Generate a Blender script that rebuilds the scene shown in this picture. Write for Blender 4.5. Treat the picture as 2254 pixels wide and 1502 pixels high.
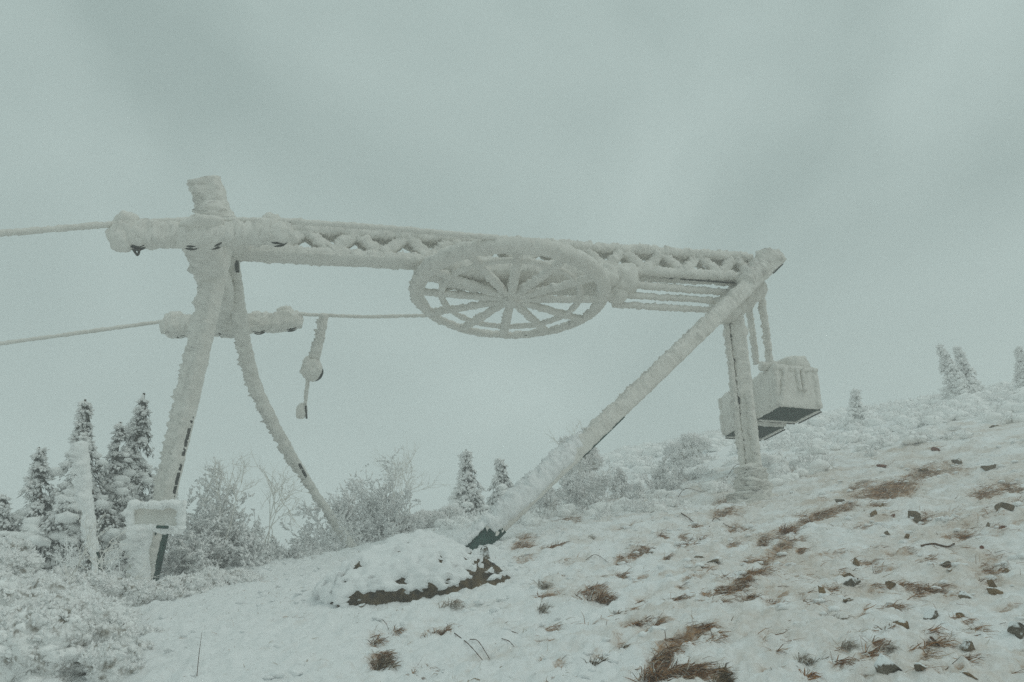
import bpy, math, random
import numpy as np
from mathutils import Vector

# ------------------------------------------------------------------ camera, sky, sun, exposure
for o in list(bpy.data.objects):
    bpy.data.objects.remove(o)
SC = bpy.context.scene
COL = SC.collection
PITCH = math.radians(22.0)
FPX = 1753.0
CAM = np.array([0.0, 0.0, 1.5])
cam_d = bpy.data.cameras.new('camera')
cam_d.sensor_width = 36.0
cam_d.lens = 36.0 * FPX / 2254.0
cam_d.clip_start = 0.05
cam_d.clip_end = 2000
cam = bpy.data.objects.new('camera', cam_d)
cam.location = CAM
cam.rotation_euler = (math.pi / 2 + PITCH, 0, 0)
COL.objects.link(cam)
SC.camera = cam

SUN_EL, SUN_AZ = math.radians(52), math.radians(128)      # azimuth clockwise from +Y
W = bpy.data.worlds.new('World')
SC.world = W
W.use_nodes = True
nt = W.node_tree
nt.nodes.clear()
w_out = nt.nodes.new('ShaderNodeOutputWorld')
w_mix = nt.nodes.new('ShaderNodeMixShader')
w_mix.inputs[0].default_value = 0.93
w_sky = nt.nodes.new('ShaderNodeTexSky')
w_sky.sky_type = 'NISHITA'
w_sky.sun_disc = False
w_sky.sun_elevation = SUN_EL
w_sky.sun_rotation = SUN_AZ
w_b1 = nt.nodes.new('ShaderNodeBackground')
w_b1.inputs[1].default_value = 0.08
nt.links.new(w_sky.outputs[0], w_b1.inputs[0])
w_tc = nt.nodes.new('ShaderNodeTexCoord')
w_n = nt.nodes.new('ShaderNodeTexNoise')
w_n.inputs['Scale'].default_value = 2.3
w_n.inputs['Detail'].default_value = 4.0
w_n.inputs['Roughness'].default_value = 0.48
w_n.inputs['Distortion'].default_value = 0.5
w_mp = nt.nodes.new('ShaderNodeMapping')
w_mp.inputs['Location'].default_value = (-18.14, -17.26, -16.8)
nt.links.new(w_tc.outputs['Generated'], w_mp.inputs['Vector'])
nt.links.new(w_mp.outputs[0], w_n.inputs['Vector'])
w_r = nt.nodes.new('ShaderNodeValToRGB')
w_r.color_ramp.elements[0].position = 0.30
w_r.color_ramp.elements[0].color = (0.310, 0.402, 0.382, 1)
w_r.color_ramp.elements[1].position = 0.72
w_r.color_ramp.elements[1].color = (0.545, 0.662, 0.635, 1)
nt.links.new(w_n.outputs['Fac'], w_r.inputs[0])
w_b2 = nt.nodes.new('ShaderNodeBackground')
w_b2.inputs[1].default_value = 1.0
nt.links.new(w_r.outputs[0], w_b2.inputs[0])
nt.links.new(w_b1.outputs[0], w_mix.inputs[1])
nt.links.new(w_b2.outputs[0], w_mix.inputs[2])
nt.links.new(w_mix.outputs[0], w_out.inputs[0])

sun_d = bpy.data.lights.new('sun', 'SUN')
sun_d.energy = 0.5
sun_d.angle = math.radians(35)
sun_d.color = (1.0, 0.97, 0.9)
sun = bpy.data.objects.new('sun', sun_d)
to_sun = Vector((math.cos(SUN_EL) * math.sin(SUN_AZ), math.cos(SUN_EL) * math.cos(SUN_AZ), math.sin(SUN_EL)))
sun.rotation_euler = to_sun.to_track_quat('Z', 'Y').to_euler()
COL.objects.link(sun)

vs = SC.view_settings
vs.view_transform = 'Standard'
vs.look = 'None'
vs.gamma = 1.0
vs.exposure = 0.0
vs.use_curve_mapping = False
SC.render.engine = 'CYCLES'
SC.cycles.volume_bounces = 3
SC.cycles.max_bounces = 16
SC.cycles.diffuse_bounces = 12
SC.cycles.use_denoising = False

# ------------------------------------------------------------------ helpers: points and noise
CP, SP = math.cos(PITCH), math.sin(PITCH)

def ray(px, py):
    x = (px - 1127.0) / FPX
    u = (751.0 - py) / FPX
    return np.array([x, CP - SP * u, SP + CP * u])

def P(px, py, d):
    return CAM + ray(px, py) * d

def _h(ix, iy, iz, seed):
    h = (ix.astype(np.uint32) * np.uint32(374761393) + iy.astype(np.uint32) * np.uint32(668265263)
         + iz.astype(np.uint32) * np.uint32(2147483647) + np.uint32((seed * 1274126177) & 0xffffffff))
    h = (h ^ (h >> np.uint32(13))) * np.uint32(1274126177)
    h = (h ^ (h >> np.uint32(16))) * np.uint32(2246822519)
    return h ^ (h >> np.uint32(15))

def noise3(p, scale, seed=0):
    q = np.asarray(p, dtype=np.float64) * scale + 1000.37
    i = np.floor(q).astype(np.int64)
    f = q - i
    w = f * f * f * (f * (f * 6 - 15) + 10)
    out = 0
    for dx in (0, 1):
        wx = w[..., 0] if dx else 1 - w[..., 0]
        for dy in (0, 1):
            wy = w[..., 1] if dy else 1 - w[..., 1]
            for dz in (0, 1):
                wz = w[..., 2] if dz else 1 - w[..., 2]
                h = _h(i[..., 0] + dx, i[..., 1] + dy, i[..., 2] + dz, seed)
                g0 = (h & np.uint32(1023)).astype(np.float64) / 511.5 - 1
                g1 = ((h >> np.uint32(10)) & np.uint32(1023)).astype(np.float64) / 511.5 - 1
                g2 = ((h >> np.uint32(20)) & np.uint32(1023)).astype(np.float64) / 511.5 - 1
                out = out + wx * wy * wz * (g0 * (f[..., 0] - dx) + g1 * (f[..., 1] - dy) + g2 * (f[..., 2] - dz))
    return out

def fbm(p, scale, octaves=3, seed=0, gain=0.5):
    a, s, out = 1.0, scale, 0
    for k in range(octaves):
        out = out + a * noise3(p, s, seed + 17 * k)
        a *= gain
        s *= 2.03
    return out

def sstep(a, b, x):
    t = np.clip((x - a) / (b - a), 0, 1)
    return t * t * (3 - 2 * t)

def unit(v):
    v = np.asarray(v, float)
    return v / (np.linalg.norm(v) + 1e-12)

# ------------------------------------------------------------------ the hillside
def ground_base(x, y):
    x = np.asarray(x, float)
    y = np.asarray(y, float)
    k = 0.0060 - 0.0049 * sstep(-1.5, 5.0, x)
    yc = 9.0
    t = np.clip(y - yc, 0, None)
    ts = 0.355 / (2 * k)
    t1 = np.minimum(t, ts)
    t2 = np.clip(t - ts, 0, 120)
    yy = np.clip(y, -60, yc)
    f = 0.275 * yy + 0.275 * t1 - k * t1 * t1 - 0.08 * t2
    xs = 25 * np.tanh(x / 25)
    f = f + 0.045 * np.clip(y - 12.0, 0, 14) * sstep(0.0, 4.0, x)
    return 0.117 * xs + f + 0.075 * np.clip(x - 4.0, 0, 18) - 0.04 * np.clip(x - 30, 0, 200)

def _p2(x, y, z=0.0):
    return np.stack([x, y, np.full_like(x, z)], -1)

def ground_z(x, y, fine=True):
    x = np.atleast_1d(np.asarray(x, float))
    y = np.atleast_1d(np.asarray(y, float))
    z = ground_base(x, y)
    p = _p2(x, y)
    r = np.sqrt(x * x + y * y)
    z = z + 0.16 * noise3(p, 0.45, 3) + 0.07 * noise3(p, 1.3, 4)
    z = z + 0.075 * np.abs(noise3(p, 2.6, 5))
    if fine:
        near = 1 - sstep(14, 26, r)
        z = z + near * (0.070 * np.abs(noise3(p, 5.0, 6)) + 0.055 * noise3(p, 11, 7) + 0.035 * np.abs(noise3(p, 22, 8)) + 0.012 * noise3(p, 40, 9))
    return z

_TS = np.concatenate([np.linspace(2, 12, 220), np.linspace(12.05, 70, 420)])
_LUT = {}

def gp(px, py, lift=0.0):
    """where the sight line through a picture point meets the hillside"""
    d = ray(px, py)
    pts = CAM + d * _TS[:, None]
    below = pts[:, 2] < ground_base(pts[:, 0], pts[:, 1]) + 0.02
    i = int(np.argmax(below)) if below.any() else len(_TS) - 1
    ts = _TS[i]
    if below.any():
        tt = ts + np.linspace(-0.09, 0.06, 26) * ts
        pts = CAM + d * tt[:, None]
        hit = pts[:, 2] < ground_z(pts[:, 0], pts[:, 1], False)
        ts = tt[int(np.argmax(hit))] if hit.any() else ts
    p = CAM + d * ts
    p[2] = float(ground_z(p[0], p[1])[0])
    return p, ts

# ------------------------------------------------------------------ materials
MAT = {}

def nodemat(name, rough=0.85):
    m = bpy.data.materials.new(name)
    m.use_nodes = True
    t = m.node_tree
    b = t.nodes['Principled BSDF']
    b.inputs['Roughness'].default_value = rough
    b.inputs['Specular IOR Level'].default_value = 0.25
    MAT[name] = m
    return m, t, b

def tex_noise(t, scale, detail=4, rough=0.55, coord='Object', src=None):
    n = t.nodes.new('ShaderNodeTexNoise')
    n.inputs['Scale'].default_value = scale
    n.inputs['Detail'].default_value = detail
    n.inputs['Roughness'].default_value = rough
    if src is None:
        g = t.nodes.new('ShaderNodeNewGeometry')
        src = g.outputs['Position']
    t.links.new(src, n.inputs['Vector'])
    return n

def ramp(t, fac, stops):
    r = t.nodes.new('ShaderNodeValToRGB')
    e = r.color_ramp.elements
    while len(e) < len(stops):
        e.new(0.5)
    for k, (p, c) in enumerate(stops):
        e[k].position = p
        e[k].color = (c[0], c[1], c[2], 1)
    t.links.new(fac, r.inputs[0])
    return r

def bump(t, b, fac, strength, dist):
    n = t.nodes.new('ShaderNodeBump')
    n.inputs['Strength'].default_value = strength
    n.inputs['Distance'].default_value = dist
    t.links.new(fac, n.inputs['Height'])
    t.links.new(n.outputs[0], b.inputs['Normal'])

def simple(name, stops, scale, rough=0.85, bs=0.0, bscale=60, bd=0.01, detail=5):
    m, t, b = nodemat(name, rough)
    n = tex_noise(t, scale, detail)
    r = ramp(t, n.outputs['Fac'], stops)
    t.links.new(r.outputs[0], b.inputs['Base Color'])
    if bs:
        n2 = tex_noise(t, bscale, 4)
        bump(t, b, n2.outputs['Fac'], bs, bd)
    return m

simple('rime', [(0.25, (0.70, 0.68, 0.635)), (0.75, (0.83, 0.812, 0.77))], 5.0, 0.95, 0.6, 80, 0.012)
simple('frost', [(0.3, (0.945, 0.945, 0.935)), (0.7, (0.975, 0.975, 0.97))], 6.0, 0.95, 0.3, 90, 0.008)
simple('frost_dim', [(0.3, (0.74, 0.71, 0.655)), (0.7, (0.94, 0.925, 0.895))], 7.0, 0.9, 0.4, 90, 0.01)
simple('shrub_core', [(0.33, (0.30, 0.275, 0.235)), (0.50, (0.93, 0.93, 0.92))], 12.0, 0.95, 0.8, 36, 0.03)
simple('green_steel', [(0.35, (0.008, 0.045, 0.036)), (0.7, (0.018, 0.075, 0.058))], 9.0, 0.55)
simple('box_steel', [(0.35, (0.006, 0.024, 0.016)), (0.7, (0.010, 0.034, 0.024))], 6.0, 0.7)
simple('dark_steel', [(0.35, (0.03, 0.036, 0.034)), (0.7, (0.07, 0.065, 0.055))], 9.0, 0.6)
simple('needles', [(0.3, (0.030, 0.038, 0.030)), (0.7, (0.085, 0.085, 0.065))], 9.0, 0.9)
simple('bark', [(0.3, (0.05, 0.042, 0.034)), (0.7, (0.14, 0.115, 0.09))], 20.0, 0.9, 0.6, 90, 0.01)
simple('twig', [(0.3, (0.045, 0.028, 0.018)), (0.7, (0.13, 0.07, 0.04))], 14.0, 0.85)

def grass_mat(name, stops):
    m, t, b = nodemat(name, 0.8)
    g = t.nodes.new('ShaderNodeNewGeometry')
    r = ramp(t, g.outputs['Random Per Island'], stops)
    t.links.new(r.outputs[0], b.inputs['Base Color'])
    return m
grass_mat('straw', [(0.0, (0.09, 0.046, 0.02)), (0.3, (0.23, 0.105, 0.04)), (0.6, (0.40, 0.21, 0.09)), (0.75, (0.42, 0.34, 0.25)), (1.0, (0.74, 0.73, 0.70))])
grass_mat('russet', [(0.0, (0.10, 0.04, 0.015)), (0.4, (0.24, 0.10, 0.035)), (0.8, (0.38, 0.19, 0.075)), (1.0, (0.48, 0.34, 0.2))])
grass_mat('frosted_straw', [(0.0, (0.14, 0.10, 0.07)), (0.4, (0.36, 0.31, 0.25)), (0.75, (0.58, 0.55, 0.50)), (1.0, (0.72, 0.72, 0.70))])
grass_mat('dark_sod', [(0.0, (0.06, 0.043, 0.022)), (0.45, (0.16, 0.105, 0.05)), (0.8, (0.26, 0.19, 0.12)), (1.0, (0.55, 0.52, 0.46))])

def rock_mat(name, c0, c1, snow):
    m, t, b = nodemat(name, 0.9)
    n = tex_noise(t, 11.0, 6, 0.6)
    r = ramp(t, n.outputs['Fac'], [(0.3, c0), (0.7, c1)])
    g = t.nodes.new('ShaderNodeNewGeometry')
    sx = t.nodes.new('ShaderNodeSeparateXYZ')
    t.links.new(g.outputs['Normal'], sx.inputs[0])
    n2 = tex_noise(t, 22.0, 5, 0.65)
    a = t.nodes.new('ShaderNodeMath')
    a.operation = 'MULTIPLY_ADD'
    a.inputs[1].default_value = 1.6
    t.links.new(n2.outputs['Fac'], a.inputs[0])
    t.links.new(sx.outputs['Z'], a.inputs[2])
    r2 = ramp(t, a.outputs[0], [(0.0, (0, 0, 0)), (1.0, (1, 1, 1))])
    mr = t.nodes.new('ShaderNodeMapRange')
    mr.inputs[1].default_value = snow
    mr.inputs[2].default_value = snow + 0.22
    t.links.new(a.outputs[0], mr.inputs[0])
    t.nodes.remove(r2)
    mx = t.nodes.new('ShaderNodeMix')
    mx.data_type = 'RGBA'
    t.links.new(mr.outputs[0], mx.inputs[0])
    t.links.new(r.outputs[0], mx.inputs[6])
    mx.inputs[7].default_value = (0.80, 0.83, 0.84, 1)
    t.links.new(mx.outputs[2], b.inputs['Base Color'])
    bump(t, b, n2.outputs['Fac'], 0.6, 0.012)
    return m
rock_mat('stone_brown', (0.12, 0.078, 0.040), (0.27, 0.185, 0.10), 1.48)
rock_mat('stone_grey', (0.10, 0.078, 0.052), (0.25, 0.195, 0.135), 1.22)
rock_mat('stone_frosted', (0.085, 0.075, 0.058), (0.21, 0.18, 0.14), 0.86)
rock_mat('stone_red', (0.12, 0.045, 0.028), (0.22, 0.10, 0.065), 1.62)
rock_mat('boulder_rock', (0.016, 0.013, 0.009), (0.17, 0.122, 0.068), 1.78)

# snow ground: white, soil and dead grass where the wind has blown it bare
MAT['box_steel'].node_tree.nodes['Principled BSDF'].inputs['Specular IOR Level'].default_value = 0.05
m, t, b = nodemat('snow_ground', 0.85)
at = t.nodes.new('ShaderNodeAttribute')
at.attribute_name = 'bare'
n1 = tex_noise(t, 14.0, 8, 0.72)
n2 = tex_noise(t, 34.0, 5, 0.6)
ad = t.nodes.new('ShaderNodeMath'); ad.operation = 'MULTIPLY_ADD'
ad.inputs[1].default_value = 2.3
t.links.new(n1.outputs['Fac'], ad.inputs[0]); t.links.new(at.outputs['Fac'], ad.inputs[2])
ad2 = t.nodes.new('ShaderNodeMath'); ad2.operation = 'MULTIPLY_ADD'
ad2.inputs[1].default_value = 1.3
t.links.new(n2.outputs['Fac'], ad2.inputs[0]); t.links.new(ad.outputs[0], ad2.inputs[2])
mr = t.nodes.new('ShaderNodeMapRange')
mr.inputs[1].default_value = 2.22; mr.inputs[2].default_value = 2.9
t.links.new(ad2.outputs[0], mr.inputs[0])
soil = ramp(t, n2.outputs['Fac'], [(0.35, (0.17, 0.082, 0.034)), (0.65, (0.43, 0.255, 0.135))])
sn = ramp(t, n1.outputs['Fac'], [(0.3, (0.84, 0.855, 0.86)), (0.7, (0.92, 0.93, 0.935))])
# thin snow through which the dead turf shows a little
n4 = tex_noise(t, 8.0, 9, 0.8)
at2 = t.nodes.new('ShaderNodeAttribute'); at2.attribute_name = 'thin'
tm = t.nodes.new('ShaderNodeMath'); tm.operation = 'MULTIPLY_ADD'
tm.inputs[1].default_value = 1.0
t.links.new(n4.outputs['Fac'], tm.inputs[0]); t.links.new(at2.outputs['Fac'], tm.inputs[2])
tr_ = t.nodes.new('ShaderNodeMapRange')
tr_.inputs[1].default_value = 0.56; tr_.inputs[2].default_value = 0.98; tr_.inputs[4].default_value = 0.62
t.links.new(tm.outputs[0], tr_.inputs[0])
mthin = t.nodes.new('ShaderNodeMix'); mthin.data_type = 'RGBA'
t.links.new(tr_.outputs[0], mthin.inputs[0]); t.links.new(sn.outputs[0], mthin.inputs[6])
mthin.inputs[7].default_value = (0.50, 0.375, 0.265, 1)
sn = mthin
mx = t.nodes.new('ShaderNodeMix'); mx.data_type = 'RGBA'
t.links.new(mr.outputs[0], mx.inputs[0]); t.links.new(sn.outputs[2], mx.inputs[6]); t.links.new(soil.outputs[0], mx.inputs[7])
t.links.new(mx.outputs[2], b.inputs['Base Color'])
n3 = tex_noise(t, 75.0, 4, 0.6)
bump(t, b, n3.outputs['Fac'], 0.55, 0.012)
simple('snow', [(0.3, (0.84, 0.855, 0.86)), (0.7, (0.92, 0.93, 0.935))], 8.0, 0.85, 0.5, 60, 0.012)

# ------------------------------------------------------------------ helpers: objects and meshes
def link(name, verts, faces, mat, parent=None, smooth=True):
    me = bpy.data.meshes.new(name)
    if isinstance(faces, np.ndarray):
        nv, nf, k = len(verts), len(faces), faces.shape[1]
        me.vertices.add(nv)
        me.vertices.foreach_set('co', np.asarray(verts, np.float32).ravel())
        me.loops.add(nf * k)
        me.loops.foreach_set('vertex_index', faces.astype(np.int32).ravel())
        me.polygons.add(nf)
        me.polygons.foreach_set('loop_start', np.arange(0, nf * k, k, dtype=np.int32))
        me.polygons.foreach_set('loop_total', np.full(nf, k, np.int32))
        me.update(calc_edges=True)
        me.validate()
    else:
        me.from_pydata([tuple(map(float, v)) for v in verts], [], faces)
    if smooth and len(me.polygons):
        me.polygons.foreach_set('use_smooth', np.ones(len(me.polygons), bool))
    if mat:
        me.materials.append(MAT[mat])
    o = bpy.data.objects.new(name, me)
    COL.objects.link(o)
    if parent is not None:
        o.parent = parent
        bpy_off(o, parent)
    return o

ORIG = {}
def bpy_off(o, parent):
    # meshes are written in world coordinates; undo the parents' placing
    off = ORIG.get(parent.name, (0, 0, 0))
    o.matrix_parent_inverse.identity()
    o.location = (-off[0], -off[1], -off[2])
    ORIG[o.name] = (0, 0, 0)

def tag(o, label, cat, group=None, kind=None):
    if label: o['label'] = label
    if cat: o['category'] = cat
    if group: o['group'] = group
    if kind: o['kind'] = kind
    return o

def thing(name, label, cat, loc, group=None):
    o = bpy.data.objects.new(name, None)
    o.empty_display_size = 0.2
    o.location = tuple(map(float, loc))
    COL.objects.link(o)
    ORIG[o.name] = tuple(map(float, loc))
    return tag(o, label, cat, group)

WIND = unit((-0.85, -0.45, 0.12))

def path_sample(pts, step, closed=False):
    pts = [np.asarray(p, float) for p in pts]
    if closed:
        pts = pts + [pts[0]]
    out, seg = [], []
    for a, b_ in zip(pts[:-1], pts[1:]):
        n = max(1, int(math.ceil(np.linalg.norm(b_ - a) / step)))
        for k in range(n):
            out.append(a + (b_ - a) * k / n)
    if not closed:
        out.append(pts[-1])
    return np.array(out)

def smooth_path(pts, n=8):
    pts = [np.asarray(p, float) for p in pts]
    Q = [2 * pts[0] - pts[1]] + pts + [2 * pts[-1] - pts[-2]]
    out = []
    for i in range(1, len(Q) - 2):
        p0, p1, p2, p3 = Q[i - 1], Q[i], Q[i + 1], Q[i + 2]
        for k in range(n):
            s = k / n
            out.append(0.5 * ((2 * p1) + (-p0 + p2) * s + (2 * p0 - 5 * p1 + 4 * p2 - p3) * s * s + (-p0 + 3 * p1 - 3 * p2 + p3) * s ** 3))
    out.append(pts[-1])
    return out

def icy(pts, wu, wv, sides=16, step=0.03, ex=2.0, amp=0.03, scale=9.0, ref=(0, 0, 1), seed=1, closed=False, wind=0.6, taper=None, grow=0.35, fine=0.9):
    sides = int(sides * 1.25) if sides >= 12 else sides
    step = min(step, 0.025)
    """a bar swept along a path, its skin roughened by rime"""
    c = path_sample(pts, step, closed)
    n = len(c)
    if closed:
        tan = np.roll(c, -1, 0) - np.roll(c, 1, 0)
    else:
        tan = np.gradient(c, axis=0)
    tan /= np.linalg.norm(tan, axis=1)[:, None] + 1e-12
    ref = unit(ref)
    u = np.cross(tan, ref)
    u /= np.linalg.norm(u, axis=1)[:, None] + 1e-9
    v = np.cross(u, tan)
    th = np.linspace(0, 2 * math.pi, sides, endpoint=False)
    cs, sn_ = np.cos(th), np.sin(th)
    su = np.sign(cs) * np.abs(cs) ** (2.0 / ex)
    sv = np.sign(sn_) * np.abs(sn_) ** (2.0 / ex)
    s = np.linspace(0, 1, n)
    if taper is not None:
        tp = np.interp(s, [q[0] for q in taper], [q[1] for q in taper])
    else:
        tp = np.ones(n)
    off = (u[:, None, :] * (su * wu)[None, :, None] + v[:, None, :] * (sv * wv)[None, :, None]) * tp[:, None, None]
    nrm = u[:, None, :] * cs[None, :, None] + v[:, None, :] * sn_[None, :, None]
    pos = c[:, None, :] + off
    d = fbm(pos, scale, 2, seed) + grow
    d2 = 1.1 * np.abs(noise3(pos, scale * 2.6, seed + 5)) + 0.7 * noise3(pos, scale * 5.0, seed + 6)
    w = 1 + wind * (nrm @ WIND)
    pos = pos + nrm * (amp * (d + fine * d2) * w)[..., None]
    if amp >= 0.02 and wind > 0.5:
        sp = np.clip(noise3(pos, 19.0, seed + 8) * 2.0, 0, 1) ** 1.3 + 0.8 * np.clip(noise3(pos, 34.0, seed + 9) * 2.0, 0, 1)
        fac = np.clip((nrm @ WIND) + 0.25, 0, 1)
        pos = pos + (WIND * 0.75 + nrm * 0.5) * (min(1.0 * amp, 0.036) * sp * fac)[..., None]
    V = pos.reshape(-1, 3)
    F = []
    idx = np.arange(n * sides).reshape(n, sides)
    rows = n if closed else n - 1
    a = idx[np.arange(rows)]
    b2 = idx[(np.arange(rows) + 1) % n]
    quads = np.stack([a, np.roll(a, -1, 1), np.roll(b2, -1, 1), b2], -1).reshape(-1, 4)
    if not closed:
        e0 = c[0] - tan[0] * amp * 0.6
        e1 = c[-1] + tan[-1] * amp * 0.6
        V = np.vstack([V, e0, e1])
        k0, k1 = n * sides, n * sides + 1
        r0, r1 = idx[0], idx[-1]
        c0 = np.stack([np.full(sides, k0), np.roll(r0, -1), r0, np.full(sides, k0)], -1)
        c1 = np.stack([np.full(sides, k1), r1, np.roll(r1, -1), np.full(sides, k1)], -1)
        F = [tuple(q) for q in quads] + [tuple(q[:3]) for q in c0] + [tuple(q[:3]) for q in c1]
    else:
        F = [tuple(q) for q in quads]
    return V, F

_ICO = {}
def ico(sub):
    if sub not in _ICO:
        import bmesh
        bm = bmesh.new()
        bmesh.ops.create_icosphere(bm, subdivisions=sub, radius=1.0)
        V = np.array([v.co[:] for v in bm.verts])
        F = np.array([[v.index for v in f.verts] for f in bm.faces])
        bm.free()
        _ICO[sub] = (V, F)
    V, F = _ICO[sub]
    return V.copy(), F.copy()

def lump(center, rx, ry, rz, amp=0.05, scale=6.0, seed=1, sub=4, axes=None, wind=0.5, ex=1.0):
    V, F = ico(sub)
    n = V.copy()
    if ex != 1.0:
        V = np.sign(V) * np.abs(V) ** ex
    V = V * np.array([rx, ry, rz])
    if axes is not None:
        A = np.array(axes)
        V = V @ A
        n = n @ A
    V = V + np.asarray(center)
    d = fbm(V, scale, 3, seed) + 0.25 + 0.4 * np.abs(noise3(V, scale * 3.2, seed + 9))
    V = V + n * (amp * d * (1 + wind * (n @ WIND)))[:, None]
    return V, F

_BLOB = {}
def blob(c, rx, ry, rz, rng, sub=2):
    """a small crusty heap of rime"""
    if sub not in _BLOB:
        _BLOB[sub] = []
        for k in range(10):
            V, F = ico(sub)
            d = 1 + 0.55 * noise3(V + 7 * k, 1.7, 900 + k) + 0.55 * np.abs(noise3(V + 3 * k, 3.6, 910 + k)) + 0.28 * noise3(V, 7.5, 920 + k)
            _BLOB[sub].append((V * d[:, None], F))
    V, F = _BLOB[sub][int(rng.integers(0, 10))]
    a = rng.uniform(0, 2 * math.pi); e = rng.uniform(-0.6, 0.6)
    ca, sa, ce, se = math.cos(a), math.sin(a), math.cos(e), math.sin(e)
    V = V @ np.array([[ca, sa, 0], [-sa, ca, 0], [0, 0, 1]]) @ np.array([[1, 0, 0], [0, ce, se], [0, -se, ce]])
    return V * np.array([rx, ry, rz]) + c, F

def proj(p):
    q_ = np.asarray(p, float) - CAM
    d = q_[..., 1] * CP + q_[..., 2] * SP
    u = -q_[..., 1] * SP + q_[..., 2] * CP
    return 1127 + FPX * q_[..., 0] / d, 751 - FPX * u / d, d

def merge(parts):
    VV, FF, off = [], [], 0
    for V, F in parts:
        VV.append(V)
        FF += [tuple(int(i) + off for i in f) for f in F]
        off += len(V)
    return np.vstack(VV), FF

def slab(p0, p1, w, h, ref=(0, 0, 1)):
    """plain steel bar from p0 to p1"""
    p0, p1 = np.asarray(p0, float), np.asarray(p1, float)
    t_ = unit(p1 - p0)
    u = unit(np.cross(t_, unit(ref)))
    v = np.cross(u, t_)
    V = [p + u * a * w / 2 + v * b_ * h / 2 for p in (p0, p1) for a, b_ in ((-1, -1), (1, -1), (1, 1), (-1, 1))]
    F = [(3, 2, 1, 0), (4, 5, 6, 7), (0, 1, 5, 4), (1, 2, 6, 5), (2, 3, 7, 6), (3, 0, 4, 7)]
    return np.array(V), F

def disc(center, axis, r, h, n=28, lip=0.0):
    axis = unit(axis)
    a = unit(np.cross(axis, (0.3, 0.2, 1)))
    b_ = np.cross(axis, a)
    prof = [(0.02, -h / 2), (r, -h / 2), (r, -h * 0.32), (r - lip, -h * 0.15), (r - lip, h * 0.15), (r, h * 0.32), (r, h / 2), (0.02, h / 2)]
    V, F = [], []
    for (pr, pz) in prof:
        for k in range(n):
            an = 2 * math.pi * k / n
            V.append(np.asarray(center) + axis * pz + (a * math.cos(an) + b_ * math.sin(an)) * pr)
    m_ = len(prof)
    for j in range(m_):
        for k in range(n):
            F.append((j * n + k, j * n + (k + 1) % n, ((j + 1) % m_) * n + (k + 1) % n, ((j + 1) % m_) * n + k))
    return np.array(V), F

# ------------------------------------------------------------------ the ground sheet
def ellipse(px, py, rx, ry, s=1.0, rot=0.0):
    c, _ = gp(px, py)
    ca, sa = math.cos(math.radians(rot)), math.sin(math.radians(rot))
    e1, _ = gp(px + rx * ca, py - rx * sa)
    e2, _ = gp(px + ry * sa, py + ry * ca)
    M = np.array([[e1[0] - c[0], e2[0] - c[0]], [e1[1] - c[1], e2[1] - c[1]]])
    return (c[:2], np.linalg.inv(M), s)

PATCHES = [ellipse(*a) for a in [
    (1530, 1395, 60, 16, 1.0, 12), (1480, 1425, 55, 26, 1.0, 30), (1450, 1468, 45, 34, 1.1, 60), (1510, 1490, 70, 20, 1.1, 0), (1580, 1497, 30, 14, 0.9),
    (1850, 1122, 52, 11, 0.75, 14), (1800, 1143, 60, 12, 1.0, 16), (1740, 1172, 36, 10, 0.7, 22), (1725, 1200, 40, 14, 0.85, 15),
    (1690, 1232, 55, 18, 0.75, 25), (1655, 1270, 55, 16, 0.9, 22), (1610, 1290, 36, 12, 0.7, 20), (1590, 1310, 50, 16, 0.4, 10),
    (1960, 1078, 80, 26, 1.15, 8), (2030, 1050, 60, 14, 0.8, 14), (1890, 1075, 40, 10, 0.7, 16), (1905, 1092, 60, 12, 0.55, 8), (2100, 1040, 60, 12, 0.55, 5),
    (2170, 1090, 60, 16, 0.75, 8), (2225, 1080, 40, 12, 0.85, 0), (2165, 1130, 50, 16, 0.5, 8), (2110, 1160, 70, 26, 0.35, 5),
    (2000, 1295, 60, 12, 0.65, 4), (2050, 1305, 60, 16, 0.45, 4), (1980, 1220, 55, 9, 0.6, 2), (1815, 1222, 60, 12, 0.6, 8), (1900, 1165, 60, 14, 0.5, 8),
    (1830, 1440, 60, 26, 0.4, 10), (1900, 1240, 120, 40, 0.25, 8), (1760, 1260, 110, 50, 0.28, 12), (1560, 1330, 120, 30, 0.22, 10),
    (1320, 1322, 38, 20, 0.7, 30), (836, 1448, 34, 36, 0.9, 0), (820, 1410, 14, 20, 0.5, 0), (970, 1395, 40, 13, 0.5, 5), (990, 1335, 40, 12, 0.45, 0),
    (1360, 1268, 26, 10, 0.5), (1315, 1452, 26, 18, 0.6), (1360, 1420, 20, 12, 0.5, 30), (1400, 1378, 20, 10, 0.45), (1720, 1400, 60, 24, 0.25, 12),
    (1455, 1178, 22, 9, 0.45), (1545, 1190, 24, 8, 0.4), (1250, 1240, 60, 12, 0.3, 8), (1190, 1290, 40, 12, 0.3, 4), (930, 1475, 40, 10, 0.4, 10),
    (1450, 1100, 40, 8, 0.4, 0), (1800, 1102, 30, 8, 0.45, 8), (2060, 990, 30, 5, 0.4, 4), (1940, 1027, 30, 6, 0.4, 4), (1640, 1180, 90, 24, 0.22, 10),
    *[(float(a), float(b_), float(c), float(d), float(e), 10.0) for a, b_, c, d, e in zip(*(lambda g: (g.uniform(1150, 2254, 150), g.uniform(1110, 1500, 150), g.uniform(10, 50, 150), g.uniform(4, 12, 150), g.uniform(0.4, 0.9, 150)))(np.random.default_rng(5)))],
    (2230, 1110, 40, 20, 0.4, 0), (1960, 1130, 50, 10, 0.4, 6), (640, 1370, 60, 14, 0.22, 6), (500, 1370, 60, 12, 0.16, 6), (960, 1190, 36, 5, 0.0, 0),
]]

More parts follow.
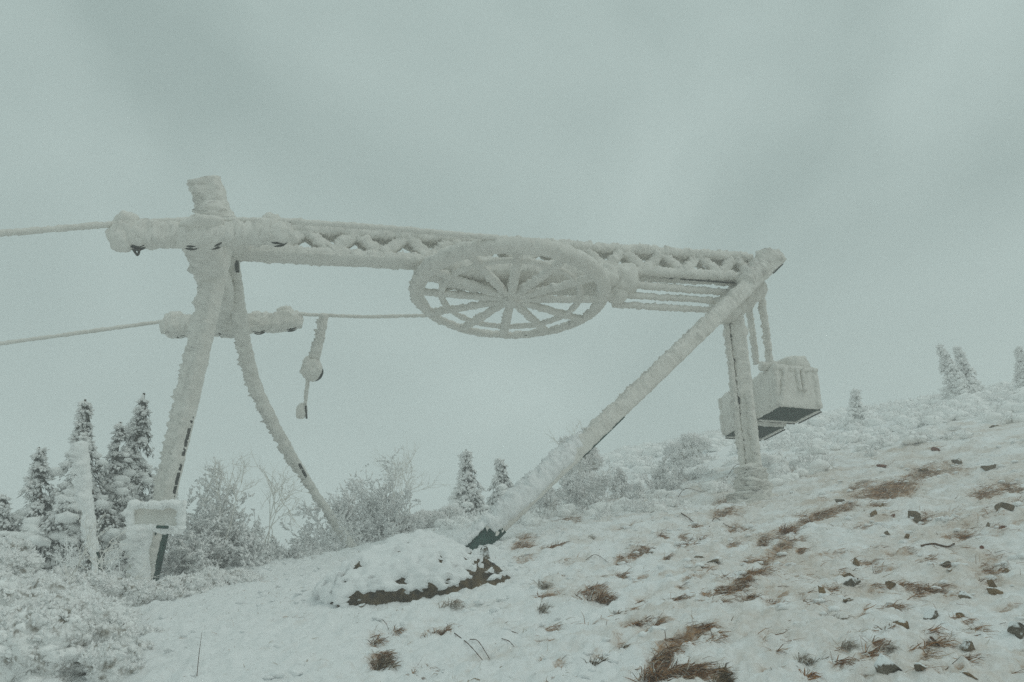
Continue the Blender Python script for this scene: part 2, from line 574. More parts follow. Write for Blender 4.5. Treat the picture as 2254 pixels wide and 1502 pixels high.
def bare(x, y):
    x = np.asarray(x, float); y = np.asarray(y, float)
    out = np.zeros_like(x)
    for c, Mi, s in PATCHES:
        dx, dy = x - c[0], y - c[1]
        a = Mi[0, 0] * dx + Mi[0, 1] * dy
        b_ = Mi[1, 0] * dx + Mi[1, 1] * dy
        r = np.sqrt(a * a + b_ * b_)
        out = np.maximum(out, s * (1 - sstep(0.35, 1.25, r)))
    return out

NA, NR = 640, 470
fine_a = np.radians(np.linspace(-43, 43, NA))
coarse = np.radians(np.linspace(43, 317, 60))[1:-1]
ang = np.concatenate([fine_a, coarse])
rad = 1.2 * np.exp(np.linspace(0, math.log(420 / 1.2), NR))
rad = np.concatenate([np.linspace(0.1, 1.1, 8), 1.2 + np.arange(60) * 0.06, np.geomspace(4.8, 24, 370), np.geomspace(24.4, 420, 70)])
NR = len(rad)
A_, R_ = np.meshgrid(ang, rad)
gx, gy = (R_ * np.sin(A_)).ravel(), (R_ * np.cos(A_)).ravel()
gb = bare(gx, gy) * (np.hypot(gx, gy) < 60)
gz = ground_z(gx, gy)
gz = gz - 0.028 * np.clip(gb, 0, 1) + 0.03 * gb * np.abs(noise3(_p2(gx, gy), 17, 40))
GV = np.vstack([np.stack([gx, gy, gz], -1), [[0, 0, float(ground_z(0, 0)[0])]]])
na = len(ang)
ii = np.arange(NR * na).reshape(NR, na)
q = np.stack([ii[:-1], np.roll(ii[:-1], -1, 1), np.roll(ii[1:], -1, 1), ii[1:]], -1).reshape(-1, 4)[:, ::-1]
cfan = np.stack([np.full(na, NR * na), np.roll(ii[0], -1), ii[0], ii[0]], -1)
ground = link('ground', GV, q, 'snow_ground')
ground['kind'] = 'structure'
ba = ground.data.attributes.new('bare', 'FLOAT', 'POINT')
ba.data.foreach_set('value', np.append(gb, 0).astype(np.float32))
# thin cover on the wind-scoured right-hand slope and on the tips of small hummocks
gth = 0.22 * sstep(-2.5, 4.0, gx) * (gy < 18) + 0.25 * gb + 0.4 * noise3(_p2(gx, gy), 2.4, 61) * sstep(-4, 3, gx)
gth = gth - 0.25 * sstep(14, 20, gy)
bt = ground.data.attributes.new('thin', 'FLOAT', 'POINT')
bt.data.foreach_set('value', np.append(gth, 0).astype(np.float32))

# ------------------------------------------------------------------ the lift station
ST0 = P(488, 545, 10.6)
base = gp(1660, 1095)[0]
st = thing('lift_station', 'rime-coated return station of a drag lift with big horizontal wheel under a lattice beam', 'ski lift', base)

TA, TB = P(497, 527, 11.0), P(1652, 595, 14.0)
tdir = unit(TB - TA)
tlat = unit(np.cross((0, 0, 1), tdir))          # away from the viewer
tup = np.cross(tdir, tlat)

# lattice beam: four chords, zigzag lacing on both faces
truss = link('lattice_beam', *icy([TA - tlat * 0.10 - tup * 0.19, TB - tlat * 0.10 - tup * 0.19], 0.055, 0.06, 12, 0.03, 2.4, 0.035, 10, seed=11), 'rime', st)
for a_, b_, s_ in ((1, -1, 12), (-1, 1, 13), (1, 1, 14)):
    link('chord', *icy([TA + tlat * 0.10 * a_ + tup * 0.19 * b_, TB + tlat * 0.10 * a_ + tup * 0.19 * b_], 0.052, 0.058, 12, 0.03, 2.4, 0.045, 9, seed=s_), 'rime', truss)
link('chord_plate', *icy([TA - tup * 0.225 + tdir * 0.1, TA * 0.58 + TB * 0.42 - tup * 0.225], 0.16, 0.03, 20, 0.03, 3.0, 0.022, 10, seed=15), 'rime', truss)
link('steel_edge', *slab(P(1400, 608, 13.22), P(1622, 624, 13.78), 0.03, 0.012), 'dark_steel', truss)
L_tr = np.linalg.norm(TB - TA)
NP = 12
for face in (-1, 1):
    for k in range(2 * NP):
        s0, s1 = k / (2 * NP), (k + 1) / (2 * NP)
        z0, z1 = (-1, 1) if k % 2 == 0 else (1, -1)
        p0 = TA + (TB - TA) * s0 + tlat * 0.10 * face + tup * 0.17 * z0
        p1 = TA + (TB - TA) * s1 + tlat * 0.10 * face + tup * 0.17 * z1
        link('lacing_bar', *icy([p0, p1], 0.064 if face < 0 else 0.036, 0.034 if face < 0 else 0.03, 12, 0.025, 3.0, 0.042 if face < 0 else 0.03, 10, ref=tlat, seed=30 + k), 'rime', truss)

# bullwheel
HUBD = 12.25
WC = P(1126, 650, HUBD)
WN = unit((0.0, 0.055, 1.0))
WX = unit(np.cross((0, 1, 0), WN)); WX = unit(np.array([1, 0, 0]) - WN * WN[0])
WY = np.cross(WN, WX)
RW = 1.40

def wp(an, r, dz=0.0):
    return WC + (WX * math.cos(an) + WY * math.sin(an)) * r + WN * dz

def circle(r, dz, n=96):
    return [wp(2 * math.pi * k / n, r, dz) for k in range(n)]
wheel = link('bullwheel', *icy(circle(RW + 0.03, 0.0), 0.056, 0.04, 14, 0.03, 2.4, 0.03, 8, ref=WN, seed=51, closed=True, taper=[(0, 1.3), (0.12, 1.0), (0.4, 1.0), (0.5, 1.5), (0.62, 2.1), (0.88, 2.1), (1, 1.3)]), 'rime', st)
link('inner_ring', *icy(circle(RW * 0.76, -0.02), 0.036, 0.028, 12, 0.03, 2.4, 0.022, 10, ref=WN, seed=52, closed=True), 'rime', wheel)
for a0, a1 in ((170, 205), (318, 345), (68, 92)):
    arc = [wp(math.radians(a), RW - 0.01, -0.03) for a in np.linspace(a0, a1, 24)]
    link('rim_flange', *icy(arc, 0.006, 0.006, 6, 0.03, 2.0, 0.006, 14, ref=WN, seed=53), 'dark_steel', wheel)
for k in range(12):
    an = math.radians(275 + k * 360 / 12)
    link('spoke', *icy([wp(an, 0.10, -0.06), wp(an, RW * 0.5, -0.045), wp(an, RW, -0.01)], 0.052, 0.034, 12, 0.03, 3.0, 0.026, 11, ref=WN, seed=60 + k), 'rime', wheel)
hubp = [WC - WN * 0.17, WC + WN * 0.5]
link('hub', *icy(hubp, 0.12, 0.12, 20, 0.03, 2.0, 0.05, 9, ref=tdir, seed=75, taper=[(0, 0.7), (0.2, 1.0), (1, 1.25)]), 'rime', wheel)
link('ice_cone', *lump(WC - WN * 0.03, 0.20, 0.20, 0.09, 0.05, 8, 77), 'rime', wheel)

# carriage that carries the wheel, under the beam
def tr(px, dz=0.0, dl=0.0):
    """point on the beam axis at picture column px"""
    lo, hi = 0.0, 1.0
    for _ in range(40):
        md = (lo + hi) / 2
        p = TA + (TB - TA) * md - CAM
        x = 1127 + FPX * p[0] / (p[1] * CP + p[2] * SP)
        if x < px: lo = md
        else: hi = md
    return TA + (TB - TA) * lo + tup * dz + tlat * dl
car = link('wheel_carriage', *icy([tr(975, -0.36), tr(1335, -0.36)], 0.36, 0.13, 28, 0.03, 4.0, 0.05, 7, seed=80), 'rime', st)
for s_ in (-1, 1):
    link('brace', *icy([WC + tdir * 0.12 * s_ + WN * 0.05, tr(1122 + s_ * 190, -0.36)], 0.09, 0.08, 14, 0.03, 2.6, 0.045, 8, seed=82 + s_), 'rime', car)
link('end_block', *lump(tr(1362, -0.33), 0.24, 0.28, 0.24, 0.07, 6, 84, axes=(tdir, tlat, tup), ex=0.75), 'rime', car)
pul = link('pulley', *disc(P(1358, 650, 12.9), tlat, 0.15, 0.10, lip=0.03), 'dark_steel', car)
link('pulley_ice', *lump(P(1357, 645, 12.85), 0.19, 0.14, 0.17, 0.05, 8, 85, axes=(tdir, tlat, tup)), 'rime', car)
link('rim_lug', *lump(P(1335, 612, 12.4), 0.16, 0.2, 0.16, 0.06, 7, 86), 'rime', car)

# left tower: cross arm, two legs, mast stub
NEARC, FARC = P(442, 517, 9.6), P(508, 716, 12.25)
arm = link('cross_arm', *icy([NEARC + (FARC - NEARC) * -0.03, FARC + (FARC - NEARC) * 0.03], 0.17, 0.15, 20, 0.03, 3.0, 0.05, 7, seed=90), 'rime', st)
link('gusset', *icy([P(502, 560, 11.0), P(512, 716, 12.0)], 0.20, 0.06, 18, 0.03, 3.0, 0.04, 8, ref=(0, 1, 0.2), seed=91, taper=[(0, 0.5), (1, 1.1)]), 'rime', arm)
LEG = [P(492, 530, 10.55), P(352, 1150, 10.2), P(312, 1330, 10.05)]
leg = link('tower_leg', *icy(LEG[:2], 0.116, 0.10, 28, 0.03, 6.0, 0.03, 9, ref=unit((0.35, 1, 0)), seed=92, taper=[(0, 1.0), (0.55, 1.02), (1, 0.82)]), 'rime', st)
lt = unit(LEG[1] - LEG[0])
lu = unit(np.cross(lt, unit((0.35, 1, 0))))
if lu[0] < 0: lu = -lu
def leg_at(s): return LEG[0] + (LEG[1] - LEG[0]) * s
link('flange', *slab(leg_at(0.62) + lu * 0.128 + np.array([0, 0.02, 0]), leg_at(1.0) + lu * 0.106 + np.array([0, 0.02, 0]), 0.008, 0.05, ref=unit((0.35, 1, 0))), 'dark_steel', leg)
link('flange_ice', *icy([leg_at(0.3) + lu * 0.075 + np.array([0, -0.09, 0]), leg_at(1.0) + lu * 0.055 + np.array([0, -0.08, 0])], 0.03, 0.035, 12, 0.03, 2.6, 0.03, 12, seed=93), 'rime', leg)
for k, (dx, w_) in enumerate(((-0.09, 0.03), (0.07, 0.03))):
    link('steel_foot', *slab(LEG[1] + lu * dx * 0.9 - lt * 0.2, LEG[2] + lu * dx, w_, 0.22, ref=unit((0.35, 1, 0))), 'green_steel', leg)
link('steel_web', *slab(LEG[1] - lt * 0.2, LEG[2], 0.16, 0.03, ref=unit((0.35, 1, 0))), 'green_steel', leg)
link('foot_ice', *icy([LEG[1] - lu * 0.15 - np.array([0, 0.1, 0]), LEG[2] - lu * 0.10 - np.array([0, 0.12, 0])], 0.10, 0.11, 16, 0.03, 2.6, 0.05, 9, seed=94, taper=[(0, 1.2), (0.4, 0.9), (1, 0.5)]), 'rime', leg)
link('foot_ice', *icy([LEG[1] + lu * 0.03 - np.array([0, 0.06, 0]), LEG[2] + lu * 0.05 - np.array([0, 0.06, 0])], 0.045, 0.05, 12, 0.03, 2.6, 0.05, 11, seed=95), 'rime', leg)
leg2p = smooth_path([P(512, 545, 11.2), P(530, 690, 11.5), P(549, 800, 11.8), P(578, 885, 12.0), P(650, 1015, 12.3), P(705, 1100, 12.6), P(790, 1225, 12.9)], 6)
leg2 = link('tower_leg', *icy(leg2p, 0.064, 0.064, 16, 0.03, 2.2, 0.045, 8, seed=96, taper=[(0, 0.9), (0.2, 1.15), (0.45, 1.15), (0.62, 0.85), (0.75, 0.62), (1, 0.85)]), 'rime', st)
link('steel_edge', *slab(P(659, 1022, 12.25), P(674, 1050, 12.36), 0.02, 0.04), 'dark_steel', leg2)
link('steel_edge', *slab(P(520, 562, 11.05), P(523, 600, 11.1), 0.04, 0.05), 'dark_steel', leg2)
mast = link('mast_stub', *icy([P(480, 490, 10.3), P(468, 440, 10.3), P(455, 396, 10.3)], 0.16, 0.15, 20, 0.03, 2.6, 0.07, 6, ref=(0, 1, 0), seed=97, taper=[(0, 1.4), (0.3, 1.05), (0.6, 0.95), (1, 0.98)]), 'rime', st)
link('mast_ice', *lump(P(446, 420, 10.25), 0.12, 0.12, 0.13, 0.06, 8, 98), 'rime', mast)
link('mast_ice', *lump(P(490, 462, 10.25), 0.07, 0.08, 0.12, 0.05, 8, 99), 'rime', mast)
link('beam_end_ice', *lump(P(512, 520, 10.7), 0.26, 0.24, 0.20, 0.07, 7, 100), 'rime', st)

def sheave_row(c0, c1, spots, r, lumps, seed):
    """a beam of guide sheaves lying along the haul cable"""
    d_ = unit(c1 - c0)
    lat = unit(np.cross((0, 0, 1), d_))
    up = np.cross(d_, lat)
    asm = link('sheave_assembly', *icy([c0 - d_ * 0.08, c1 + d_ * 0.08], 0.10, 0.122, 22, 0.03, 4.0, 0.05, 8, seed=seed, taper=[(0, 0.55), (0.05, 0.95), (0.12, 1.1), (0.5, 0.95), (0.9, 1.0), (1, 0.6)]), 'rime', st)
    for k, (s, dz) in enumerate(spots):
        c = c0 + (c1 - c0) * s + up * dz
        link('sheave', *disc(c - up * 0.004, lat, r * 0.80, 0.09, lip=0.03), 'dark_steel', asm)
        link('sheave_ice', *lump(c + up * 0.03 - lat * 0.02, r * 1.15, 0.10, r * 0.80, 0.06, 8, seed + 3 + k, axes=(d_, lat, up)), 'rime', asm)
    for k, (s, dz, sx, sz) in enumerate(lumps):
        c = c0 + (c1 - c0) * s + up * dz
        link('ice_lump', *lump(c, sx, sx * 0.9, sz, 0.06, 8, seed + 20 + k, axes=(d_, lat, up)), 'rime', asm)
    return asm
n0, n1 = P(262, 520, 9.35), P(628, 512, 9.9)
sheave_row(n0, n1, [(0.10, -0.04), (0.42, -0.05), (0.55, -0.05), (0.95, -0.04)], 0.17, [(0.05, 0.17, 0.12, 0.10), (0.92, 0.16, 0.10, 0.10), (0.5, 0.10, 0.26, 0.08), (0.03, -0.02, 0.14, 0.15)], 110)
f0, f1 = P(368, 722, 12.0), P(652, 708, 12.5)
sheave_row(f0, f1, [(0.1, -0.02), (0.42, -0.03), (0.70, -0.03), (0.95, -0.01)], 0.175, [(0.06, 0.15, 0.10, 0.08), (0.93, 0.15, 0.09, 0.10)], 150)
link('hook', *icy(smooth_path([P(293, 548, 9.3), P(303, 562, 9.3), P(308, 548, 9.3)], 5), 0.012, 0.012, 6, 0.02, 2, 0.004, 20, seed=3), 'dark_steel', st)

# right end: post, slanting strut, pulley head
PT, PB = P(1612, 668, 13.95), P(1662, 1100, 12.72)
pdir = unit(PB - PT)
pref = unit((0.2, 1, 0))
pu = unit(np.cross(pdir, pref))
if pu[0] < 0: pu = -pu
post = link('post', *icy([PT + pu * 0.045, PB + pu * 0.045], 0.110, 0.10, 28, 0.03, 6.0, 0.026, 9, ref=pref, seed=120), 'rime', st)
link('post_flange', *icy([PT - pu * 0.135, PB - pu * 0.125], 0.032, 0.10, 14, 0.03, 3.0, 0.03, 9, ref=pref, seed=121), 'rime', post)
link('post_web', *slab(PT - pu * 0.09 - np.array([0, 0.05, 0]), PB - pu * 0.085 - np.array([0, 0.05, 0]), 0.06, 0.04, ref=pref), 'dark_steel', post)
link('post_rib', *icy([PT * 0.5 + PB * 0.5 + pu * 0.07 - np.array([0, 0.13, 0]), PB + pu * 0.07 - np.array([0, 0.13, 0])], 0.05, 0.05, 10, 0.03, 2.4, 0.03, 12, seed=122), 'rime', post)
link('post_base', *icy([P(1655, 1030, 12.7), P(1664, 1118, 12.5)], 0.17, 0.15, 26, 0.025, 2.3, 0.15, 5, ref=pref, seed=123, taper=[(0, 0.62), (0.3, 0.9), (0.65, 1.25), (1, 1.8)]), 'rime', post)
SF, SM = P(1040, 1212, 10.5), P(1625, 652, 13.38)
STIP = SF + (SM - SF) * 1.20
strut = link('strut', *icy([SF + (SM - SF) * 0.045, STIP], 0.122, 0.112, 28, 0.03, 6.0, 0.03, 8, seed=124, taper=[(0, 0.9), (0.05, 1.0), (0.5, 1.0), (1, 1.0)]), 'rime', st)
sd = unit(SM - SF)
sr = unit(np.cross(sd, (0, 0, 1)))              # towards the right and the viewer
su_ = np.cross(sr, sd)
def sat(s): return SF + (SM - SF) * s
link('steel_edge', *slab(sat(0.33) + sr * 0.09 - su_ * 0.121, sat(0.48) + sr * 0.09 - su_ * 0.119, 0.05, 0.016), 'green_steel', strut)
link('steel_edge', *slab(sat(1.13) + sr * 0.12 - su_ * 0.126, sat(1.18) + sr * 0.10 - su_ * 0.126, 0.04, 0.012), 'dark_steel', strut)
link('steel_foot', *slab(sat(-0.10), sat(0.075), 0.27, 0.25), 'green_steel', strut)
link('foot_snow', *icy([sat(-0.05) + su_ * 0.145 + sr * 0.03, sat(0.07) + su_ * 0.15 + sr * 0.03], 0.13, 0.035, 16, 0.025, 2.6, 0.04, 9, seed=135), 'snow', strut)
link('ice_cap', *icy([sat(1.05) + su_ * 0.06, sat(1.185) + su_ * 0.05], 0.13, 0.13, 16, 0.03, 2.3, 0.09, 7, seed=125), 'rime', strut)
link('snow_bank', *icy([sat(0.055) + su_ * 0.08 + sr * 0.05, sat(0.20) + su_ * 0.06 + sr * 0.04, sat(0.40) + su_ * 0.06], 0.16, 0.135, 20, 0.03, 2.6, 0.05, 7, seed=126, taper=[(0, 0.75), (0.2, 1.0), (0.7, 0.95), (1, 0.3)]), 'snow', strut)
head = link('pulley_head', *icy([P(1590, 700, 13.9), P(1668, 622, 14.0)], 0.20, 0.2, 20, 0.03, 2.6, 0.07, 6, seed=127), 'rime', st)
link('joint_ice', *lump(P(1600, 680, 13.8), 0.24, 0.22, 0.24, 0.08, 6, 128), 'rime', head)
link('beam_end', *lump(P(1648, 598, 14.05), 0.16, 0.16, 0.2, 0.07, 7, 129), 'rime', head)
for k, (px, py, d_) in enumerate(((1640, 668, 14.25), (1664, 648, 14.1))):
    link('pulley', *disc(P(px, py, d_), tlat, 0.13, 0.09, lip=0.03), 'dark_steel', head)
    link('pulley_ice', *lump(P(px + 2, py - 3, d_), 0.15, 0.13, 0.15, 0.05, 8, 131 + k), 'rime', head)
link('bracket', *lump(P(1634, 730, 13.8), 0.09, 0.08, 0.07, 0.05, 9, 134), 'rime', post)

# haul cable (one loop) and tension ropes
def rope(name, pts, r, label, seed, amp=0.018, step=0.03, parent=None):
    o = link(name, *icy(pts, r, r, 8, step, 2, amp, 14, seed=seed, wind=0.4), 'rime', parent)
    return tag(o, label, 'cable')
near_t = wp(math.radians(255), RW + 0.05, 0.05)
nc = [P(-700, 640, 6.6), P(-300, 552, 7.8), P(0, 514, 8.7), P(250, 494, 9.35), P(430, 484, 9.6), P(640, 487, 9.9), P(860, 503, 10.35), P(1060, 521, 10.85), wp(math.radians(272), RW + 0.07, 0.06), wp(math.radians(300), RW + 0.07, 0.06), wp(math.radians(330), RW + 0.07, 0.06)]
rope('haul_cable', nc, 0.03, 'frosted haul cable running along the top of the lattice beam to the wheel', 141)
fc = [P(-700, 890, 8.6), P(-300, 802, 10.0), P(0, 757, 11.0), P(350, 709, 11.95), P(508, 697, 12.25), P(660, 692, 12.5), P(800, 698, 12.75), wp(math.radians(152), RW + 0.06, 0.0)]
rope('haul_cable', fc, 0.022, 'lower frosted haul cable passing behind the tower legs to the far wheel rim', 142, amp=0.014)
tr_l = 'topmost of the frosted ropes between the wheel carriage and the strut', 'middle frosted rope between the wheel carriage and the strut', 'lowest frosted rope between the wheel carriage and the strut'
rope('tension_rope', [P(1385, 627, 12.9), P(1625, 646, 13.9)], 0.045, tr_l[0], 143, amp=0.035)
rope('tension_rope', [P(1375, 650, 12.9), P(1615, 665, 13.9)], 0.04, tr_l[1], 144, amp=0.03)
rope('tension_rope', [P(1350, 671, 12.85), P(1590, 684, 13.8)], 0.04, tr_l[2], 145, amp=0.03)
rope('hanging_rope', [P(1648, 668, 14.25), P(1657, 735, 14.4), P(1665, 800, 14.6)], 0.045, 'left frosted rope hanging from the pulley head down to the weight boxes', 146, amp=0.03)
rope('hanging_rope', [P(1676, 648, 14.1), P(1685, 720, 14.25), P(1694, 795, 14.4)], 0.05, 'right frosted rope hanging from the pulley head down to the weight boxes', 147, amp=0.035)

# counterweight boxes
def weight_box(Nc, label, seed, lid, ang=12.6):
    W_ = 0.82
    ca, sa = math.cos(math.radians(ang)), math.sin(math.radians(ang))
    X = np.array([ca, sa, 0]); Y = np.array([-sa, ca, 0]); Z = np.array([0.0, 0, 1])
    H = 0.80
    c = Nc + X * W_ / 2 + Y * W_ / 2
    t_ = thing('weight_box', label, 'counterweight', c)
    # steel floor tray
    V = [c + X * a * W_ / 2 + Y * b_ * W_ / 2 + Z * z for z in (0.0, 0.03) for a, b_ in ((-1, -1), (1, -1), (1, 1), (-1, 1))]
    link('floor_plate', V, [(3, 2, 1, 0), (4, 5, 6, 7), (0, 1, 5, 4), (1, 2, 6, 5), (2, 3, 7, 6), (3, 0, 4, 7)], 'box_steel', t_, smooth=False)
    for k, (a, b_) in enumerate((((-1, -1), (1, -1)), ((1, -1), (1, 1)), ((1, 1), (-1, 1)), ((-1, 1), (-1, -1)))):
        p0 = c + X * a[0] * (W_ / 2 - 0.02) + Y * a[1] * (W_ / 2 - 0.02) + Z * 0.42
        p1 = c + X * b_[0] * (W_ / 2 - 0.02) + Y * b_[1] * (W_ / 2 - 0.02) + Z * 0.42
        link('side_wall', *icy([p0, p1], 0.045, 0.39, 40, 0.03, 6.0, 0.022, 9, seed=seed + k, fine=0.8), 'rime', t_)
        e0, e1 = p0.copy(), p1.copy()
        e0[2] = e1[2] = c[2] + 0.016
        if k in (1, 2):
            link('floor_rim', *slab(e0 + unit(p0 + p1 - 2 * c - Z * 0.84) * 0.05 - Z * 0.03, e1 + unit(p0 + p1 - 2 * c - Z * 0.84) * 0.05 - Z * 0.03, 0.02, 0.02), 'dark_steel', t_)
            link('rim_ice', *icy([e0 + Z * 0.0, e1 + Z * 0.0], 0.03, 0.025, 8, 0.03, 2, 0.02, 14, seed=seed + 30 + k), 'rime', t_)
    link('top_ice', *icy([c - X * 0.40 + Z * 0.80, c + X * 0.40 + Z * 0.80], 0.40, 0.05, 26, 0.03, 3.0, 0.04, 8, seed=seed + 6), 'rime', t_)
    # ribs on the near face
    yn = -Y * (W_ / 2 + 0.05)
    for x0, z0, x1, z1 in lid['ribs']:
        link('rib', *icy([c + yn + X * x0 + Z * z0, c + yn + X * x1 + Z * z1], 0.03, 0.035, 10, 0.03, 2.2, 0.022, 12, ref=Y, seed=seed + 9), 'rime', t_)
    for a, b_ in ((-1, -1), (1, -1), (1, 1), (-1, 1)):
        q0 = c + X * a * 0.40 + Y * b_ * 0.40
        link('corner_post', *icy([q0 + Z * 0.05, q0 + Z * 0.80], 0.05, 0.05, 12, 0.03, 3.0, 0.022, 10, ref=Y, seed=seed + 15), 'rime', t_)
    link('top_lip', *icy([c - X * 0.44 - Y * 0.42 + Z * 0.775, c + X * 0.44 - Y * 0.42 + Z * 0.775], 0.05, 0.04, 12, 0.03, 2.6, 0.03, 10, seed=seed + 16), 'rime', t_)
    if lid['beam']:
        link('lid_block', *lump(c + X * 0.12 - Y * 0.25 + Z * 0.90, 0.24, 0.2, 0.17, 0.07, 7, seed + 12, axes=(X, Y, Z), ex=0.75), 'rime', t_)
        link('hanger_beam', *icy([c - X * 0.55 - Y * 0.15 + Z * 0.88, c + X * 0.25 - Y * 0.2 + Z * 0.95], 0.07, 0.06, 12, 0.03, 2.4, 0.05, 9, seed=seed + 13), 'rime', t_)
        link('beam_steel', *slab(c - X * 0.2 - Y * 0.27 + Z * 0.86, c + X * 0.02 - Y * 0.28 + Z * 0.89, 0.04, 0.03), 'dark_steel', t_)
    return t_
weight_box(P(1717, 898, 14.5), 'larger frosted weight box with dark green underside hanging right of the post', 200,
           {'ribs': [(-0.40, 0.02, -0.22, 0.76), (0.02, 0.35, 0.02, 0.75), (0.12, 0.35, 0.12, 0.75)], 'beam': True})
weight_box(P(1640, 938, 15.2), 'lower frosted weight box half hidden behind the post', 240,
           {'ribs': [(-0.2, 0.05, -0.2, 0.7)], 'beam': False})

# tow hanger on the far cable
hg = thing('tow_hanger', 'frosted tow hanger with spring drum and seat disc dangling below the cable', 'tow hanger', P(665, 925, 12.45))
link('hanger_rod', *icy([P(716, 694, 12.45), P(706, 745, 12.45), P(690, 800, 12.45)], 0.05, 0.05, 12, 0.02, 2.2, 0.04, 10, seed=161, taper=[(0, 0.9), (0.5, 1.0), (0.75, 1.3), (1, 1.2)]), 'rime', hg)
link('spring_drum', *disc(P(692, 820, 12.45), (-0.3, 0.9, 0.1), 0.135, 0.1), 'dark_steel', hg)
link('drum_ice', *lump(P(688, 812, 12.40), 0.125, 0.10, 0.15, 0.09, 9, 162), 'rime', hg)
link('tow_cord', *icy([P(679, 835, 12.45), P(672, 890, 12.45)], 0.02, 0.02, 8, 0.02, 2, 0.018, 14, seed=163), 'rime', hg)
link('seat_disc', *lump(P(664, 905, 12.43), 0.085, 0.06, 0.13, 0.03, 9, 164), 'rime', hg)
link('disc_edge', *slab(P(673, 893, 12.4), P(675, 922, 12.4), 0.015, 0.04), 'dark_steel', hg)

# equipment box bolted in front of the left tower foot, and a marker post
eq = thing('equipment_box', 'frosted open tray box on the foot of the left tower leg', 'box', P(348, 1165, 9.75))
link('back_panel', *icy([P(296, 1133, 9.75), P(400, 1133, 9.75)], 0.03, 0.15, 24, 0.025, 5, 0.02, 10, seed=171), 'rime', eq)
for a_, b_ in (((286, 1112), (408, 1112)), ((289, 1112), (289, 1162)), ((402, 1112), (402, 1165)), ((295, 1163), (402, 1167))):
    link('frame_bar', *icy([P(*a_, 9.66), P(*b_, 9.66)], 0.03, 0.028, 12, 0.025, 2.4, 0.035, 10, ref=(0, 1, 0.2), seed=172 + a_[0]), 'frost', eq)
link('drip_ice', *icy([P(312, 1160, 9.68), P(308, 1215, 9.68), P(318, 1300, 9.7)], 0.11, 0.1, 16, 0.025, 2.2, 0.07, 8, seed=178, taper=[(0, 1.1), (0.4, 0.8), (1, 0.5)]), 'frost', eq)
link('slot', *icy([P(345, 1160, 9.56), P(370, 1161, 9.56)], 0.02, 0.018, 10, 0.02, 2, 0.003, 9, seed=180), 'green_steel', eq)
mp = thing('marker_post', 'snow-plastered upright post with bare green steel foot before the dark spruces', 'post', gp(212, 1290)[0])
link('snow_sleeve', *icy([P(180, 975, 9.5), P(190, 1080, 9.5), P(207, 1215, 9.5)], 0.05, 0.05, 16, 0.03, 2.2, 0.05, 7, seed=181, taper=[(0, 1.1), (0.1, 1.2), (0.5, 0.95), (1, 0.85)]), 'frost', mp)
link('steel_tube', *icy([P(204, 1190, 9.5), P(222, 1345, 9.5)], 0.045, 0.045, 14, 0.03, 2.2, 0.002, 9, seed=182), 'green_steel', mp)
link('foot_ice', *icy([P(205, 1205, 9.42), P(217, 1300, 9.42)], 0.02, 0.02, 8, 0.03, 2, 0.02, 14, seed=183), 'frost', mp)

# ------------------------------------------------------------------ boulder
bc, bd = gp(905, 1318)
bo = thing('boulder', 'big flat boulder under a blanket of snow with brown rock showing at right', 'boulder', bc)
V, F = ico(6)
bn = V.copy()
x, y, z = V[:, 0], V[:, 1], V[:, 2]
prof = np.where(x < 0, 1 - 0.30 * np.clip(-x, 0, 1) ** 1.5, 1 - 0.35 * np.clip(x, 0, 1) ** 2)
z2 = np.sign(z) * np.abs(z) ** 0.95
y2 = np.sign(y) * np.abs(y) ** 0.8
BV = np.stack([x * 1.03, y2 * 0.72, z2 * 0.41 * prof], -1)
ca, sa = math.cos(-0.10), math.sin(-0.10)
BV = BV @ np.array([[1, 0, 0], [0, 1, 0], [0, 0, 1]])
BV[:, 2] += 0.05 * BV[:, 0] + 0.12 * BV[:, 1]
BV = BV + bc + np.array([0.0, 0.42, 0.10])
BV = BV + bn * (0.16 * fbm(BV, 1.6, 2, 301) + 0.05 * fbm(BV, 6, 3, 302))[:, None]
nrm_b = bn * np.array([0.6, 0.9, 1.6]); nrm_b /= np.linalg.norm(nrm_b, axis=1)[:, None]
BV = BV + bn * (0.012 * noise3(BV, 22, 303))[:, None]
link('rock', BV, F, 'boulder_rock', bo)
rel = BV - bc
expose = sstep(0.20, 0.75, rel[:, 0]) * sstep(0.25, -0.35, nrm_b[:, 2] - 0.35) * 1.0
expose = np.maximum(expose, 0.85 * sstep(0.03, -0.08, rel[:, 2] - 0.10 * np.clip(rel[:, 0], 0, 1) - 0.02) * sstep(-0.85, -0.3, rel[:, 0]))
expose = np.maximum(expose, 0.5 * sstep(0.25, 0.8, rel[:, 0]))
expose = np.maximum(expose, 0.13 * sstep(0.75, 0.25, nrm_b[:, 2]) * (bn[:, 1] < 0.3))
mk = expose + 0.55 * fbm(BV, 5.5, 3, 305) + 0.70 * fbm(BV, 11, 3, 306) + 0.02 + 0.08 * sstep(-0.4, 0.6, rel[:, 0])
th_ = 0.030 * (1 - 2.4 * sstep(0.34, 0.44, mk)) + (0.05 * np.abs(noise3(BV, 7, 307)) + 0.045 * noise3(BV, 14, 308) + 0.02 * noise3(BV, 30, 309)) * (mk < 0.42)
link('snow_cover', BV + nrm_b * th_[:, None], F, 'snow', bo)

